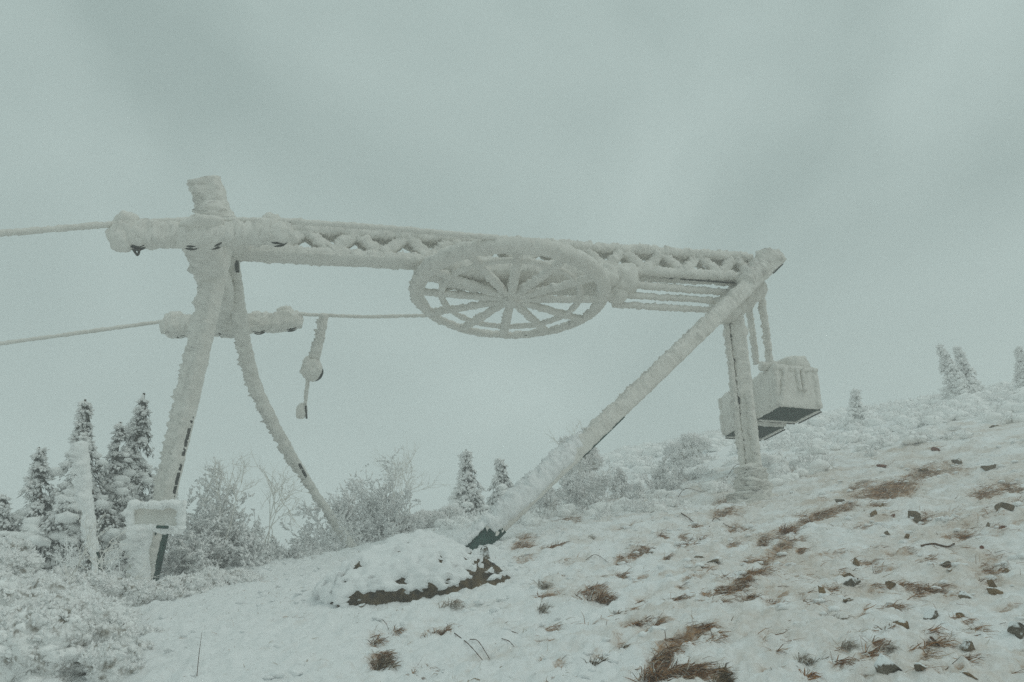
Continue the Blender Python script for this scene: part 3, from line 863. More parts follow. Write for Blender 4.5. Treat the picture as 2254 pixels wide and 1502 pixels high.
# ------------------------------------------------------------------ frosted plants
def cones(base, d_, ln, r, bulge=1.25, lite=False):
    """small three-sided frosted twigs (spindles, or plain spikes when lite), all in one array"""
    n = len(base)
    d_ = d_ / (np.linalg.norm(d_, axis=1)[:, None] + 1e-9)
    h = np.where(np.abs(d_[:, 2:3]) < 0.9, np.array([[0, 0, 1.0]]), np.array([[1.0, 0, 0]]))
    u = np.cross(d_, h); u /= np.linalg.norm(u, axis=1)[:, None]
    v = np.cross(d_, u)
    nv = 4 if lite else 5
    V = np.zeros((n, nv, 3))
    for k in range(3):
        a = 2 * math.pi * k / 3
        o_ = u * math.cos(a) + v * math.sin(a)
        V[:, k] = base + d_ * (ln * (0.0 if lite else 0.42))[:, None] + o_ * (r * bulge)[:, None]
    V[:, 3] = base + d_ * ln[:, None]
    t_ = [[0, 1, 3], [1, 2, 3], [2, 0, 3]]
    if not lite:
        V[:, 4] = base - d_ * (ln * 0.12)[:, None]
        t_ += [[1, 0, 4], [2, 1, 4], [0, 2, 4]]
    Fc = (np.arange(n)[:, None, None] * nv + np.array(t_)[None]).reshape(-1, 3)
    return V.reshape(-1, 3), Fc

def frost_shrub(label, lumps, seed, name='frosted_shrub', cat='shrub', twig=0.07, rad=0.016, dens=1100, up=0.3, mat='frost', core=0.86, group='frosted shrubs on the slope', whip=0, kids=7, clump=44):
    """lumps: (px, py, depth, radius_px_x, radius_px_y); each breaks up into smaller cushions heaped with rime"""
    rng = np.random.default_rng(seed)
    cs, rs = [], []
    for (px, py, d, rx, ry) in lumps:
        c, r = P(px, py, d), np.array((rx * d / FPX, 0.5 * (rx + ry) * d / FPX, ry * d / FPX))
        cs.append(c); rs.append(r * 0.8)
        gzz = float(ground_z(c[0], c[1])[0])
        if c[2] - r[2] * 0.8 > gzz - 0.05:
            cs.append(np.array([c[0], c[1] + 0.05, gzz + 0.02])); rs.append(np.array([r[0] * 0.75, r[1] * 0.75, max(0.1, (c[2] - gzz) * 0.75)]))
        for k in range(kids):
            v = rng.normal(size=3); v[2] = abs(v[2]) * 0.9 - 0.2; v[1] = -abs(v[1]) * 0.8 + 0.2 * rng.normal(); v = unit(v)
            cs.append(c + v * r * 0.72); rs.append(r.mean() * rng.uniform(0.28, 0.52) * np.array([1.15, 1.0, 0.8]))
    bx_ = np.mean(cs, axis=0)
    t_ = thing(name, label, cat, (bx_[0], bx_[1], float(ground_z(bx_[0], bx_[1])[0])), group)
    parts, B, D, snow = [], [], [], []
    for k, (c, r) in enumerate(zip(cs, rs)):
        V, F = lump(c, *(r * core), amp=0.34 * r.mean(), scale=2.2 / r.mean(), seed=seed + k, sub=5 if r.mean() > 0.3 else 4, wind=0.2)
        parts.append((V, F))
        area = 4 * math.pi * (r[0] * r[1] + r[1] * r[2] + r[0] * r[2]) / 3
        n = int(area * dens * 0.6)
        v = rng.normal(size=(n, 3)); v /= np.linalg.norm(v, axis=1)[:, None]
        v = v[(v[:, 2] > -0.4) & (v[:, 1] < 0.4)]
        p = c + v * r * core
        p = p + v * (0.34 * r.mean() * (fbm(p, 2.2 / r.mean(), 3, seed + k) + 0.25))[:, None]
        cl = fbm(p, 6.0, 2, seed + 40)
        keep = cl > -0.16 + 0.2 * rng.random(len(p))
        B.append(p[keep]); D.append(v[keep] + rng.normal(size=v[keep].shape) * 0.55 + np.array([0, 0, up]))
        # small heaps of rime sitting on the upper side
        m_ = max(2, int(clump * area / 0.35))
        v = rng.normal(size=(m_, 3)); v[:, 2] = np.abs(v[:, 2]) - 0.25; v[:, 1] -= 0.3; v /= np.linalg.norm(v, axis=1)[:, None]
        for w_ in v:
            q_ = c + w_ * r * core * rng.uniform(0.96, 1.10)
            rr = min(0.06, 0.26 * r.mean()) * rng.uniform(0.45, 1.3)
            if rng.random() < 0.3:
                snow.append(blob(q_, rr * 0.95, rr * 0.9, rr * 0.6, rng, 3 if rr > 0.058 else 2))
            m2 = int(rng.uniform(6, 13))
            e_ = rng.normal(size=(m2, 3)) + w_ * 0.9 + np.array([0, 0, 0.35])
            e_ /= np.linalg.norm(e_, axis=1)[:, None]
            B.append(q_ + e_ * rr * 0.35); D.append(e_ + rng.normal(size=(m2, 3)) * 0.15)
    B = np.vstack(B); D = np.vstack(D)
    n = len(B)
    V, F = cones(B - D * 0.012, D, twig * rng.uniform(0.4, 1.35, n), rad * rng.uniform(0.5, 1.2, n))
    link('branch_mass', *merge(parts), 'shrub_core', t_)['kind'] = 'stuff'
    link('frosted_twigs', V, F, mat, t_, smooth=True)['kind'] = 'stuff'
    if snow:
        VV, FF, off = [], [], 0
        for a, b_ in snow:
            VV.append(a); FF.append(b_ + off); off += len(a)
        link('rime_clumps', np.vstack(VV), np.vstack(FF), 'frost', t_)['kind'] = 'stuff'
    if whip:
        whips(t_, B, D, whip, rng)
    return t_

def whips(t_, B, D, k_, rng, ln=(0.2, 0.5), r=0.008):
    T = []
    for k in range(k_):
        i = rng.integers(0, len(B))
        T += branchlets(B[i], unit(D[i] * np.array([1, 1, 0.5]) + np.array([0, 0, 0.8])), rng.uniform(*ln), r, 2, rng)
    link('bare_whips', *tubes(T), 'frost_dim', t_)['kind'] = 'stuff'

def wispy_bush(label, stems, seed, spread=0.5, r=0.009, lean=(-0.15, 0, 0), mats=('frost_dim', 'frost'), name='frosted_bush', fuzz=0.06):
    """stems: (px, py_base, py_top, depth, count, width_px): fine upright branches furred with rime"""
    rng = np.random.default_rng(seed)
    T = [[], []]
    c0 = P(stems[0][0], stems[0][1], stems[0][3])
    t_ = thing(name, label, 'shrub', c0, 'wispy frosted bushes')
    for (px, pb, pt, d, cnt_, wpx) in stems:
        for k in range(int(cnt_ * 0.62)):
            u_ = rng.uniform(-1, 1)
            b_ = P(px + u_ * wpx * 0.75, pb + rng.uniform(-8, 8), d + rng.uniform(-0.35, 0.35))
            hh = (pb - pt) * d / FPX * rng.uniform(0.4, 0.78) * (1 - 0.35 * u_ * u_)
            dd = unit(np.array([u_ * spread + rng.normal() * 0.25, rng.normal() * 0.3, 1.0]) + np.array(lean))
            T[0 if rng.random() < 0.3 else 1] += branchlets(b_, dd, hh, r * rng.uniform(0.6, 1.1), 3 if rng.random() < 0.28 else 2, rng, 0.75)
    for k in (0, 1):
        segs = T[k]
        link('frosted_branches', *tubes(segs, 3), mats[k], t_)['kind'] = 'stuff'
    allseg = T[0] + T[1]
    p0 = np.array([a[0] for a in allseg]); p1 = np.array([a[1] for a in allseg])
    pick = rng.random(len(p0)) < 2
    p0, p1 = p0[pick], p1[pick]
    n = len(p0)
    V, F = cones(p0 + (p1 - p0) * rng.random((n, 1)), (p1 - p0) / np.linalg.norm(p1 - p0, axis=1)[:, None] + rng.normal(size=(n, 3)) * 0.6 + WIND * 0.5, fuzz * rng.uniform(0.5, 1.4, n), np.full(n, 0.017) * rng.uniform(0.6, 1.3, n), 1.2, True)
    link('rime_fur', V, F, 'frost', t_)['kind'] = 'stuff'
    return t_

def branchlets(p, d_, ln, r, depth, rng, spread=0.55):
    """thin crooked branches as (p0, p1, r0, r1)"""
    out = []
    n = 4
    q_ = np.asarray(p, float)
    dd = unit(d_)
    for k in range(n):
        dd = unit(dd + rng.normal(size=3) * 0.16 + np.array([0, 0, 0.05]))
        q2 = q_ + dd * ln / n
        out.append((q_, q2, r * (1 - 0.18 * k), r * (1 - 0.18 * (k + 1))))
        if depth > 0 and k > 0:
            for s in range(2 if depth > 1 else 1):
                sd_ = unit(dd + rng.normal(size=3) * spread)
                out += branchlets(q2, sd_, ln * rng.uniform(0.4, 0.65), r * 0.62, depth - 1, rng, spread)
        q_ = q2
    return out

def tubes(segs, sides=4):
    p0 = np.array([s[0] for s in segs]); p1 = np.array([s[1] for s in segs])
    r0 = np.array([s[2] for s in segs]); r1 = np.array([s[3] for s in segs])
    d_ = p1 - p0
    d_ /= np.linalg.norm(d_, axis=1)[:, None] + 1e-9
    h = np.where(np.abs(d_[:, 2:3]) < 0.9, np.array([[0, 0, 1.0]]), np.array([[1.0, 0, 0]]))
    u = np.cross(d_, h); u /= np.linalg.norm(u, axis=1)[:, None]
    v = np.cross(d_, u)
    n = len(p0)
    V = np.zeros((n, 2 * sides, 3))
    for k in range(sides):
        a = 2 * math.pi * k / sides
        o_ = u * math.cos(a) + v * math.sin(a)
        V[:, k] = p0 + o_ * r0[:, None]
        V[:, sides + k] = p1 + o_ * r1[:, None]
    t_ = np.array([[k, (k + 1) % sides, sides + (k + 1) % sides, sides + k] for k in range(sides)])
    return V.reshape(-1, 3), (np.arange(n)[:, None, None] * 2 * sides + t_[None]).reshape(-1, 4)

def spruce(label, foot, top, width, seed, dens=1.0, white=0.6, droop=0.5, twig=0.085, rad=0.014, group='snow-laden spruces', whorl=0.07, plaster=0.5, shape=1.15, dark=1.0):
    rng = np.random.default_rng(seed)
    foot, top = np.asarray(foot, float), np.asarray(top, float)
    ax = top - foot
    Hh = np.linalg.norm(ax)
    t_ = thing('spruce_tree', label, 'tree', foot, group)
    link('trunk', *icy([foot - unit(ax) * 0.15, top], 0.04 * Hh / 3 + 0.012, 0.04 * Hh / 3 + 0.012, 10, 0.06, 2, 0.01, 9, ref=(0, 1, 0), seed=seed, taper=[(0, 1), (1, 0.2)]), 'bark', t_)
    NB, ND, NL, NRr, WB, WD, WL, WRr, SEG, LB = [], [], [], [], [], [], [], [], [], []
    h = 0.02
    while h < 0.985:
        c = foot + ax * h
        gap = 0.75 + 0.45 * float(noise3(np.array([[h * Hh * 2.2, seed * 1.7, 0.0]]), 1.0, seed)[0])
        env = (width * (1 - h) ** shape + 0.03) * (0.45 + 0.85 * gap * rng.uniform(0.5, 1.2))
        for k in range(3 if h > 0.6 else 4):
            az = rng.uniform(0, 2 * math.pi)
            hd = np.array([math.cos(az), math.sin(az), 0.0])
            wn = float(hd @ WIND)
            L = env * rng.uniform(0.45, 1.15) * (1 - 0.18 * wn)
            lift = 0.30 - 0.6 * droop * (1 - h)
            m_ = max(4, int(L / 0.04 * dens))
            s_ = np.linspace(0.1, 1, m_)
            z_ = np.array([0, 0, 1.0])
            pts = c + hd * (L * s_)[:, None] + z_ * (L * (lift * s_ - droop * s_ * s_))[:, None]
            SEG += [(pts[i], pts[i + 1], 0.008, 0.006) for i in range(0, m_ - 1)]
            side = np.array([-hd[1], hd[0], 0])
            rep_ = max(3, int(7 * dens))
            pp = np.repeat(pts, rep_, 0); ss = np.repeat(s_, rep_)
            n = len(pp)
            la = rng.uniform(-1, 1, n)
            wdt = 0.42 * L * (1 - 0.7 * np.abs(ss - 0.45)) + 0.02
            q_ = pp + side * (la * wdt)[:, None] - z_ * (np.abs(la) * wdt * 0.7)[:, None] + rng.normal(size=(n, 3)) * 0.012
            dd = hd * 0.6 + side * la[:, None] * 0.8 + rng.normal(size=(n, 3)) * 0.3
            dk = rng.random(n) < dark * (1 - 0.75 * wn)
            nd = int(dk.sum())
            NB.append((q_ - z_ * 0.02)[dk]); ND.append((dd - z_ * 1.1)[dk]); NL.append(twig * rng.uniform(0.6, 1.4, nd)); NRr.append(rad * 0.7 * rng.uniform(0.6, 1.3, nd))
            kp = rng.random(n) < white + 0.6 * wn + 0.6 * noise3(q_, 3.2, seed)
            WB.append(q_[kp] + z_ * 0.016); WD.append((dd - z_ * 0.35)[kp]); WL.append(twig * rng.uniform(0.6, 1.25, kp.sum())); WRr.append(rad * 1.5 * rng.uniform(0.6, 1.5, kp.sum()))
            for f_ in (0.35, 0.6, 0.85):
                if rng.random() > plaster + 0.45 * wn: continue
                i_ = min(m_ - 1, int(f_ * m_))
                rr = np.clip(0.20 * L, 0.018, 0.085) * rng.uniform(0.6, 1.3)
                LB.append(blob(pts[i_] + z_ * rr * 0.2 + side * rng.normal() * 0.12 * L, rr * 1.35, rr * 1.35, rr * 0.7, rng))
        h += whorl / Hh * rng.uniform(0.5, 1.3)
    for k in range(5):
        LB.append(blob(top - unit(ax) * (0.04 + 0.05 * k) + WIND * 0.012, 0.022 + 0.006 * k, 0.022 + 0.006 * k, 0.045, rng))
    link('branches', *tubes(SEG, 3), 'bark', t_)['kind'] = 'stuff'
    V, F = cones(np.vstack(NB), np.vstack(ND), np.concatenate(NL), np.concatenate(NRr), 1.0, True)
    link('needle_crown', V, F, 'needles', t_)['kind'] = 'stuff'
    V, F = cones(np.vstack(WB), np.vstack(WD), np.concatenate(WL), np.concatenate(WRr), 1.2)
    link('frost_crown', V, F, 'frost', t_)['kind'] = 'stuff'
    if LB:
        VV, FF, off = [], [], 0
        for a, b_ in LB:
            VV.append(a); FF.append(b_ + off); off += len(a)
        link('snow_pads', np.vstack(VV), np.vstack(FF), 'frost', t_)['kind'] = 'stuff'
    return t_

def tree_at(px_b, py_b, px_t, py_t, d):
    b_ = P(px_b, py_b, d)
    t_ = P(px_t, py_t, d)
    return b_, t_

# left cluster of dark spruces
for k, (pb, pt, d, w_, wh, lb) in enumerate((
    ((95, 1290), (86, 985), 10.9, 1.05, 1.05, 'short broad snow-laden spruce at the left edge of the dark clump'),
    ((170, 1300), (188, 880), 11.2, 1.15, 1.0, 'tall snow-laden spruce behind the marker post, leftmost of the three spires'),
    ((225, 1290), (266, 930), 11.6, 0.9, 0.95, 'thin middle spire spruce between two taller spruces'),
    ((240, 1310), (318, 866), 11.9, 1.1, 0.9, 'tallest leaning spruce spire beside the left tower leg'),
    ((20, 1300), (5, 1090), 10.6, 1.0, 1.0, 'low snow-plastered spruce cut by the left picture edge'),
)):
    spruce(lb, P(*pb, d), P(*pt, d), w_, 500 + k * 7, 1.0, wh, 0.9, twig=0.075, rad=0.012, shape=1.25, plaster=0.85, whorl=0.085, dark=0.55)

# small spruces behind, and the trees on the ridge
for k, (pb, pt, d, w_, wh, lb) in enumerate((
    ((1022, 1160), (1026, 990), 17.5, 0.66, 1.0, 'left and taller of the two small frosted spruces beyond the boulder'),
    ((1100, 1145), (1100, 1008), 18.5, 0.62, 1.05, 'right and shorter of the two small frosted spruces beyond the boulder'),
    ((2150, 930), (2066, 757), 24.0, 0.72, 1.3, 'leaning twin-topped frosted tree on the right skyline, left stem'),
    ((2165, 925), (2104, 762), 24.5, 0.60, 1.3, 'leaning twin-topped frosted tree on the right skyline, right stem'),
    ((1886, 940), (1882, 858), 22.0, 0.50, 1.3, 'small rounded frosted tree on the skyline right of the weight boxes'),
    ((2275, 920), (2240, 762), 24.0, 0.60, 1.25, 'frosted tree cut off by the right picture edge'),
)):
    spruce(lb, P(*pb, d), P(*pt, d), w_, 600 + k * 5, 0.8, wh, 0.95, twig=0.10, rad=0.018, group='small frosted trees on the skyline', whorl=0.07, shape=0.95, plaster=0.95 if k > 1 else 0.7, dark=0.05 if k > 1 else 0.35)

# shrubs
GR = 'frosted shrubs on the slope'
frost_shrub('snow-heaped shrub filling the lower left corner', [(60, 1440, 5.6, 150, 90), (190, 1390, 5.9, 110, 80), (250, 1470, 5.5, 60, 50), (110, 1350, 6.3, 110, 60), (20, 1370, 5.9, 90, 80), (285, 1485, 5.7, 44, 26), (300, 1430, 6.4, 36, 20), (330, 1395, 7.0, 36, 14)], 700, twig=0.05, rad=0.014, dens=1500, core=0.92)
frost_shrub('cauliflower-like snowy shrub at the left edge above the corner shrub', [(30, 1265, 7.6, 70, 50), (90, 1305, 7.4, 60, 46), (20, 1325, 7.2, 70, 55), (30, 1225, 8.0, 55, 36), (120, 1340, 7.0, 55, 36)], 710, twig=0.06, rad=0.016, dens=1300)
frost_shrub('low frosted shrub between the marker post and the tower foot', [(190, 1310, 7.6, 60, 40), (250, 1310, 7.8, 50, 36), (150, 1290, 8.0, 50, 34), (240, 1350, 7.4, 50, 30)], 720, twig=0.06, rad=0.014, dens=1400, whip=6)
frost_shrub('low frosted mound of twigs at the foot of the equipment box', [(350, 1310, 9.0, 55, 30), (410, 1305, 9.2, 50, 34), (300, 1320, 8.8, 40, 26)], 725, twig=0.06, rad=0.014, dens=1400)
wispy_bush('tall feathery frosted bush just right of the left tower leg', [(450, 1300, 1090, 11.0, 26, 60), (510, 1310, 1120, 11.3, 22, 50), (420, 1290, 1150, 10.7, 14, 36), (560, 1310, 1190, 11.0, 14, 40)], 730, spread=0.35, r=0.012)
frost_shrub('rounded frosted shrub in front of the feathery bush', [(480, 1290, 9.8, 45, 34), (540, 1290, 9.9, 44, 36), (430, 1300, 9.6, 40, 26), (575, 1300, 10.0, 30, 24)], 740, twig=0.06, rad=0.014, dens=1400)
wispy_bush('wide wispy frosted bush at the foot of the thin tower leg', [(660, 1270, 1170, 12.4, 20, 70), (730, 1265, 1130, 12.9, 26, 70), (620, 1290, 1220, 11.8, 14, 50), (700, 1285, 1210, 11.6, 18, 80)], 750, spread=0.75, r=0.011, lean=(-0.3, 0, 0))
wispy_bush('upright wispy frosted bush left of the two small spruces', [(780, 1220, 1055, 14.2, 26, 60), (840, 1220, 1070, 14.2, 26, 60), (890, 1200, 1100, 14.6, 14, 40), (820, 1230, 1150, 13.6, 18, 80)], 760, spread=0.3, r=0.012)
wispy_bush('low wispy frosted scrub on the slope between the strut and the post', [(1240, 1120, 1050, 14.5, 16, 60), (1340, 1110, 1030, 15.0, 18, 70), (1440, 1100, 1030, 15.5, 16, 60), (1180, 1130, 1080, 13.5, 12, 50), (1540, 1090, 1030, 16.0, 10, 50)], 765, spread=0.5, r=0.010)
frost_shrub('frosted bush standing behind the slanting strut', [(1280, 1030, 16.5, 26, 60), (1255, 1000, 16.8, 16, 40), (1290, 1075, 16.0, 34, 36)], 770, twig=0.11, rad=0.017, dens=900, whip=14)
frost_shrub('frosted dwarf bush on the skyline below the strut', [(1525, 985, 19.0, 28, 26), (1500, 1000, 19.0, 40, 18)], 780, twig=0.11, rad=0.02, dens=700)
frost_shrub('low dark-speckled dwarf bush on the right slope below the skyline tree', [(2080, 945, 20.0, 60, 16), (2140, 935, 20.5, 40, 16), (2050, 935, 20.5, 30, 12)], 790, twig=0.09, rad=0.017, dens=800)
frost_shrub('low frosted dwarf bush left of the two small spruces', [(950, 1145, 15.0, 40, 18), (905, 1160, 14.6, 34, 20), (990, 1135, 15.5, 30, 14)], 795, twig=0.09, rad=0.015, dens=1000)

def bare_bush(label, px, py, d, hpx, n, seed, lean=(0, 0, 0), mat='frost_dim', r=0.012):
    rng = np.random.default_rng(seed)
    p = P(px, py, d)
    rise = max(0.0, p[2] - float(ground_z(p[0], p[1])[0]) + 0.05)
    p = p - np.array([0, 0, rise])
    t_ = thing('bare_sapling', label, 'shrub', p, 'bare frosted saplings')
    T = []
    for k in range(n):
        dd = unit(np.array([rng.normal() * 0.28, rng.normal() * 0.28, 1.0]) + np.array(lean))
        q_ = p + rng.normal(size=3) * 0.05
        if rise > 0.1:
            T.append((q_, q_ + dd * rise, r * 1.1, r))
            q_ = q_ + dd * rise
        T += branchlets(q_, dd, hpx * d / FPX * rng.uniform(0.8, 1.05), r, 3, rng, 0.6)
    link('frosted_branches', *tubes(T), mat, t_)
    return t_
bare_bush('bare frosted sapling with fine branches between two shrubs, in front of the fog', 575, 1215, 11.5, 130, 2, 801)
bare_bush('thin bare twigs rising above the upright wispy bush', 880, 1130, 14.4, 100, 4, 802, r=0.009)
bare_bush('bare frosted twigs reaching out of the top of the feathery bush', 500, 1130, 11.2, 90, 3, 803, r=0.009)
bare_bush('frosted bare twigs sprouting around the marker post foot', 180, 1275, 9.2, 55, 5, 804, r=0.010, mat='frost')
bare_bush('frosted bare twigs between marker post and equipment box', 255, 1270, 9.6, 50, 5, 805, r=0.009, mat='frost')

# frosted heather and dwarf pine over the far slope: one uncountable mass
rng = np.random.default_rng(900)
HB, HD, HL, HR_, HC = [], [], [], [], []
n = 60000
hx = rng.uniform(-6, 32, n); hy = rng.uniform(10.5, 46, n)
hz_ = ground_z(hx, hy, False)
hp = np.column_stack([hx, hy, hz_])
ppx, ppy, pd_ = proj(hp)
edge = np.interp(ppx, [850, 1100, 1300, 1500, 1720, 1900, 2100, 2300], [1175, 1165, 1150, 1120, 1085, 1015, 970, 935])
ok = (ppx > 850) & (ppx < 2420) & (ppy < edge + 14 * noise3(hp, 0.9, 77)) & (bare(hx, hy) < 0.25)
ok &= ~((np.abs(ppx - 1655) < 95) & (ppy > 1035) & (pd_ < 13.4))
ok &= rng.random(n) < np.clip(0.5 + 1.4 * noise3(hp, 0.7, 78), 0.05, 1)
hp = hp[ok][:2400]; pd_ = pd_[ok][:2400]
for p, d in zip(hp, pd_):
    r = rng.uniform(0.10, 0.36) * (0.6 if d < 13 else 1.0) * (1.25 if d > 20 else 1)
    n = int(rng.uniform(14, 34))
    v = rng.normal(size=(n, 3)); v[:, 2] = np.abs(v[:, 2]); v /= np.linalg.norm(v, axis=1)[:, None]
    HB.append(p + v * np.array([r, r, r * 0.62]) * rng.uniform(0.5, 1, (n, 1))); HD.append(v + rng.normal(size=(n, 3)) * 0.5 + np.array([0, 0, 0.3]))
    HL.append(rng.uniform(0.05, 0.14, n)); HR_.append(rng.uniform(0.010, 0.026, n))
    for k in range(4):
        w_ = unit(rng.normal(size=3) * np.array([1, 1, 0.4]) + np.array([0, 0, 0.3])) * r * 0.6
        rr = r * rng.uniform(0.22, 0.55)
        HC.append(blob(p + w_ * np.array([1, 1, 0.6]), rr * 1.2, rr * 1.2, rr * 0.7, rng, 1))
HV_, HF_, off = [], [], 0
V, F = cones(np.vstack(HB), np.vstack(HD), np.concatenate(HL), np.concatenate(HR_) * 1.15, 1.2, True)
HV_.append(V); HF_.append(F); off = len(V)
for a, b_ in HC:
    HV_.append(a); HF_.append(b_ + off); off += len(a)
he = link('frosted_heather', np.vstack(HV_), np.vstack(HF_), 'frost', None)
tag(he, 'frosted heather and dwarf pine covering the far slope', 'heather', None, 'stuff')

# ------------------------------------------------------------------ grass, straw, stones, twigs
def blades(base, d_, ln, w_, bend, rng):
    n = len(base)
    d_ = d_ / (np.linalg.norm(d_, axis=1)[:, None] + 1e-9)
    s = np.cross(d_, rng.normal(size=(n, 3))); s /= np.linalg.norm(s, axis=1)[:, None]
    mid = base + d_ * (ln * 0.55)[:, None]
    tip = base + d_ * ln[:, None] + np.array([0, 0, -1.0]) * (bend * ln)[:, None] + s * (rng.normal(size=n) * 0.15 * ln)[:, None]
    V = np.stack([base - s * w_[:, None], base + s * w_[:, None], mid + s * w_[:, None] * 0.8, mid - s * w_[:, None] * 0.8, tip], 1).reshape(-1, 3)
    k = np.arange(n)[:, None, None] * 5
    F = np.concatenate([(k + np.array([[0, 1, 2], [0, 2, 3], [3, 2, 4]])[None]).reshape(-1, 3)])
    return V, F

rng = np.random.default_rng(1000)
# dead grass in the bare patches
GB = []
N_try = 0
for (c, Mi, s) in PATCHES:
    if s < 0.2: continue
    M = np.linalg.inv(Mi)
    area = math.pi * abs(np.linalg.det(M))
    n = int(min(2600, 120 + area * 5200 * s * s))
    uv = rng.normal(size=(n, 2)) * 0.55
    p = uv @ M.T + c
    GB.append(p)
GB = np.vstack(GB)
kp = rng.random(len(GB)) < np.clip(bare(GB[:, 0], GB[:, 1]) * 1.1, 0, 1) * np.clip(0.42 + 2.2 * noise3(_p2(GB[:, 0], GB[:, 1]), 6.0, 44), 0.04, 1)
GB = GB[kp]
n = len(GB)
gz_ = ground_z(GB[:, 0], GB[:, 1]) - 0.015
comb = np.array([0.8, -0.3, 0.12])
D = comb + rng.normal(size=(n, 3)) * np.array([0.5, 0.5, 0.22])
D[:, 2] = np.abs(D[:, 2]) * 0.7 + 0.04
V, F = blades(np.column_stack([GB, gz_]), D, rng.uniform(0.05, 0.16, n), rng.uniform(0.0012, 0.003, n), rng.uniform(0.05, 0.35, n), rng)
g1 = link('dead_grass', V, F, 'straw', None, smooth=False)
tag(g1, 'brown dead grass lying flat in the blown-bare patches of the slope', 'grass', None, 'stuff')
# loose straws
n = 9000
sx_, sy_ = rng.uniform(-3.5, 9.0, n), rng.uniform(3.6, 15.5, n)
keep = rng.random(n) < np.clip(0.08 + 0.18 * sstep(-2, 3, sx_) + 0.9 * noise3(_p2(sx_, sy_), 1.4, 91) * (0.3 + 0.7 * sstep(-2, 3, sx_)) + 0.35 * bare(sx_, sy_), 0, 1)
sx_, sy_ = sx_[keep], sy_[keep]
SPt = np.column_stack([sx_, sy_, ground_z(sx_, sy_)])
n = len(SPt)
D = rng.normal(size=(n, 3)) * np.array([1, 0.7, 0.16]) + np.array([0.35, -0.1, 0.10])
V, F = blades(SPt + np.array([0, 0, 0.004]), D, rng.uniform(0.02, 0.13, n), rng.uniform(0.0007, 0.0018, n), rng.uniform(0.0, 0.3, n), rng)
g2 = link('loose_straw', V, F, 'russet', None, smooth=False)
tag(g2, 'loose russet straws scattered over the snow of the slope', 'straw', None, 'stuff')

# frosted grass tips and snow crumbs
grass_mat('rimed_grass', [(0.0, (0.26, 0.20, 0.14)), (0.3, (0.55, 0.50, 0.43)), (0.6, (0.80, 0.79, 0.76)), (1.0, (0.92, 0.92, 0.91))])
n = 60000
fx, fy = rng.uniform(-5.5, 11.0, n), rng.uniform(3.6, 17.0, n)
pf = _p2(fx, fy)
keep = rng.random(n) < np.clip(0.10 + 1.3 * noise3(pf, 2.2, 95) + 0.5 * noise3(pf, 7.0, 96) + 0.12 * sstep(8, 12, fy), 0, 0.8) * (np.abs(fx) < 0.75 * fy + 0.5)
fx, fy = fx[keep], fy[keep]
n = len(fx)
D = rng.normal(size=(n, 3)) * np.array([0.7, 0.6, 0.25]) + np.array([0.25, -0.1, 0.38])
V, F = blades(np.column_stack([fx, fy, ground_z(fx, fy) - 0.008]), D, rng.uniform(0.02, 0.075, n), rng.uniform(0.0015, 0.0045, n), rng.uniform(0.0, 0.5, n), rng)
g3 = link('rimed_grass', V, F, 'rimed_grass', None, smooth=False)
tag(g3, 'short rimed grass tips pricking through the snow all over the slope', 'grass', None, 'stuff')
n = 5200
cx_, cy_ = rng.uniform(-4.5, 8.5, n), rng.uniform(3.6, 13.0, n)
pf = _p2(cx_, cy_)
keep = rng.random(n) < np.clip(0.12 + 1.5 * noise3(pf, 1.7, 97), 0, 0.85) * (np.abs(cx_) < 0.75 * cy_ + 0.4)
cx_, cy_ = cx_[keep], cy_[keep]
IV, IF = ico(2)
CV, CF = [], []
for k, (a, b_, c_) in enumerate(zip(cx_, cy_, ground_z(cx_, cy_))):
    rr = rng.uniform(0.008, 0.034) ** 1.0
    dsp = 1 + 0.35 * np.sin(IV @ rng.normal(size=3) * 3.1 + rng.uniform(0, 6)) * np.cos(IV @ rng.normal(size=3) * 2.3)
    CV.append(IV * dsp[:, None] * rr * np.array([1.4, 1.3, 0.7]) + np.array([a, b_, c_ + rr * 0.1])); CF.append(IF + k * len(IV))
g4 = link('snow_crumbs', np.vstack(CV), np.vstack(CF), 'snow', None)
tag(g4, 'crumbs and crusts of snow strewn over the slope', 'snow', None, 'stuff')

def tuft(px, py, wpx, hpx, mat, label, seed, n=130, lean=1.1):
    rng = np.random.default_rng(seed)
    p, d = gp(px, py)
    w_, h_ = wpx * d / FPX / 2, hpx * d / FPX
    an = rng.uniform(0, 2 * math.pi, n); rr = np.sqrt(rng.random(n)) * 0.75
    rr = rr * (0.55 + 0.45 * np.cos(an * 2 + seed) + 0.3 * np.cos(3 * an + 2.1 * seed))
    bx = p[0] + np.cos(an) * rr * w_ * 1.3; by = p[1] + np.sin(an) * rr * w_ * 1.5
    B = np.column_stack([bx, by, ground_z(bx, by) - 0.01])
    D = np.column_stack([np.cos(an) * rr * 0.9 + rng.normal(size=n) * 0.4 + lean * 0.6, np.sin(an) * rr * 0.7 + rng.normal(size=n) * 0.4 - lean * 0.3, rng.uniform(0.08, 0.8, n)])
    V, F = blades(B, D, h_ * rng.uniform(0.5, 1.7, n), rng.uniform(0.0015, 0.0035, n), rng.uniform(0.1, 0.6, n), rng)
    o = link('grass_tuft', V, F, mat, None, smooth=False)
    return tag(o, label, 'grass', 'grass tufts poking through the snow')

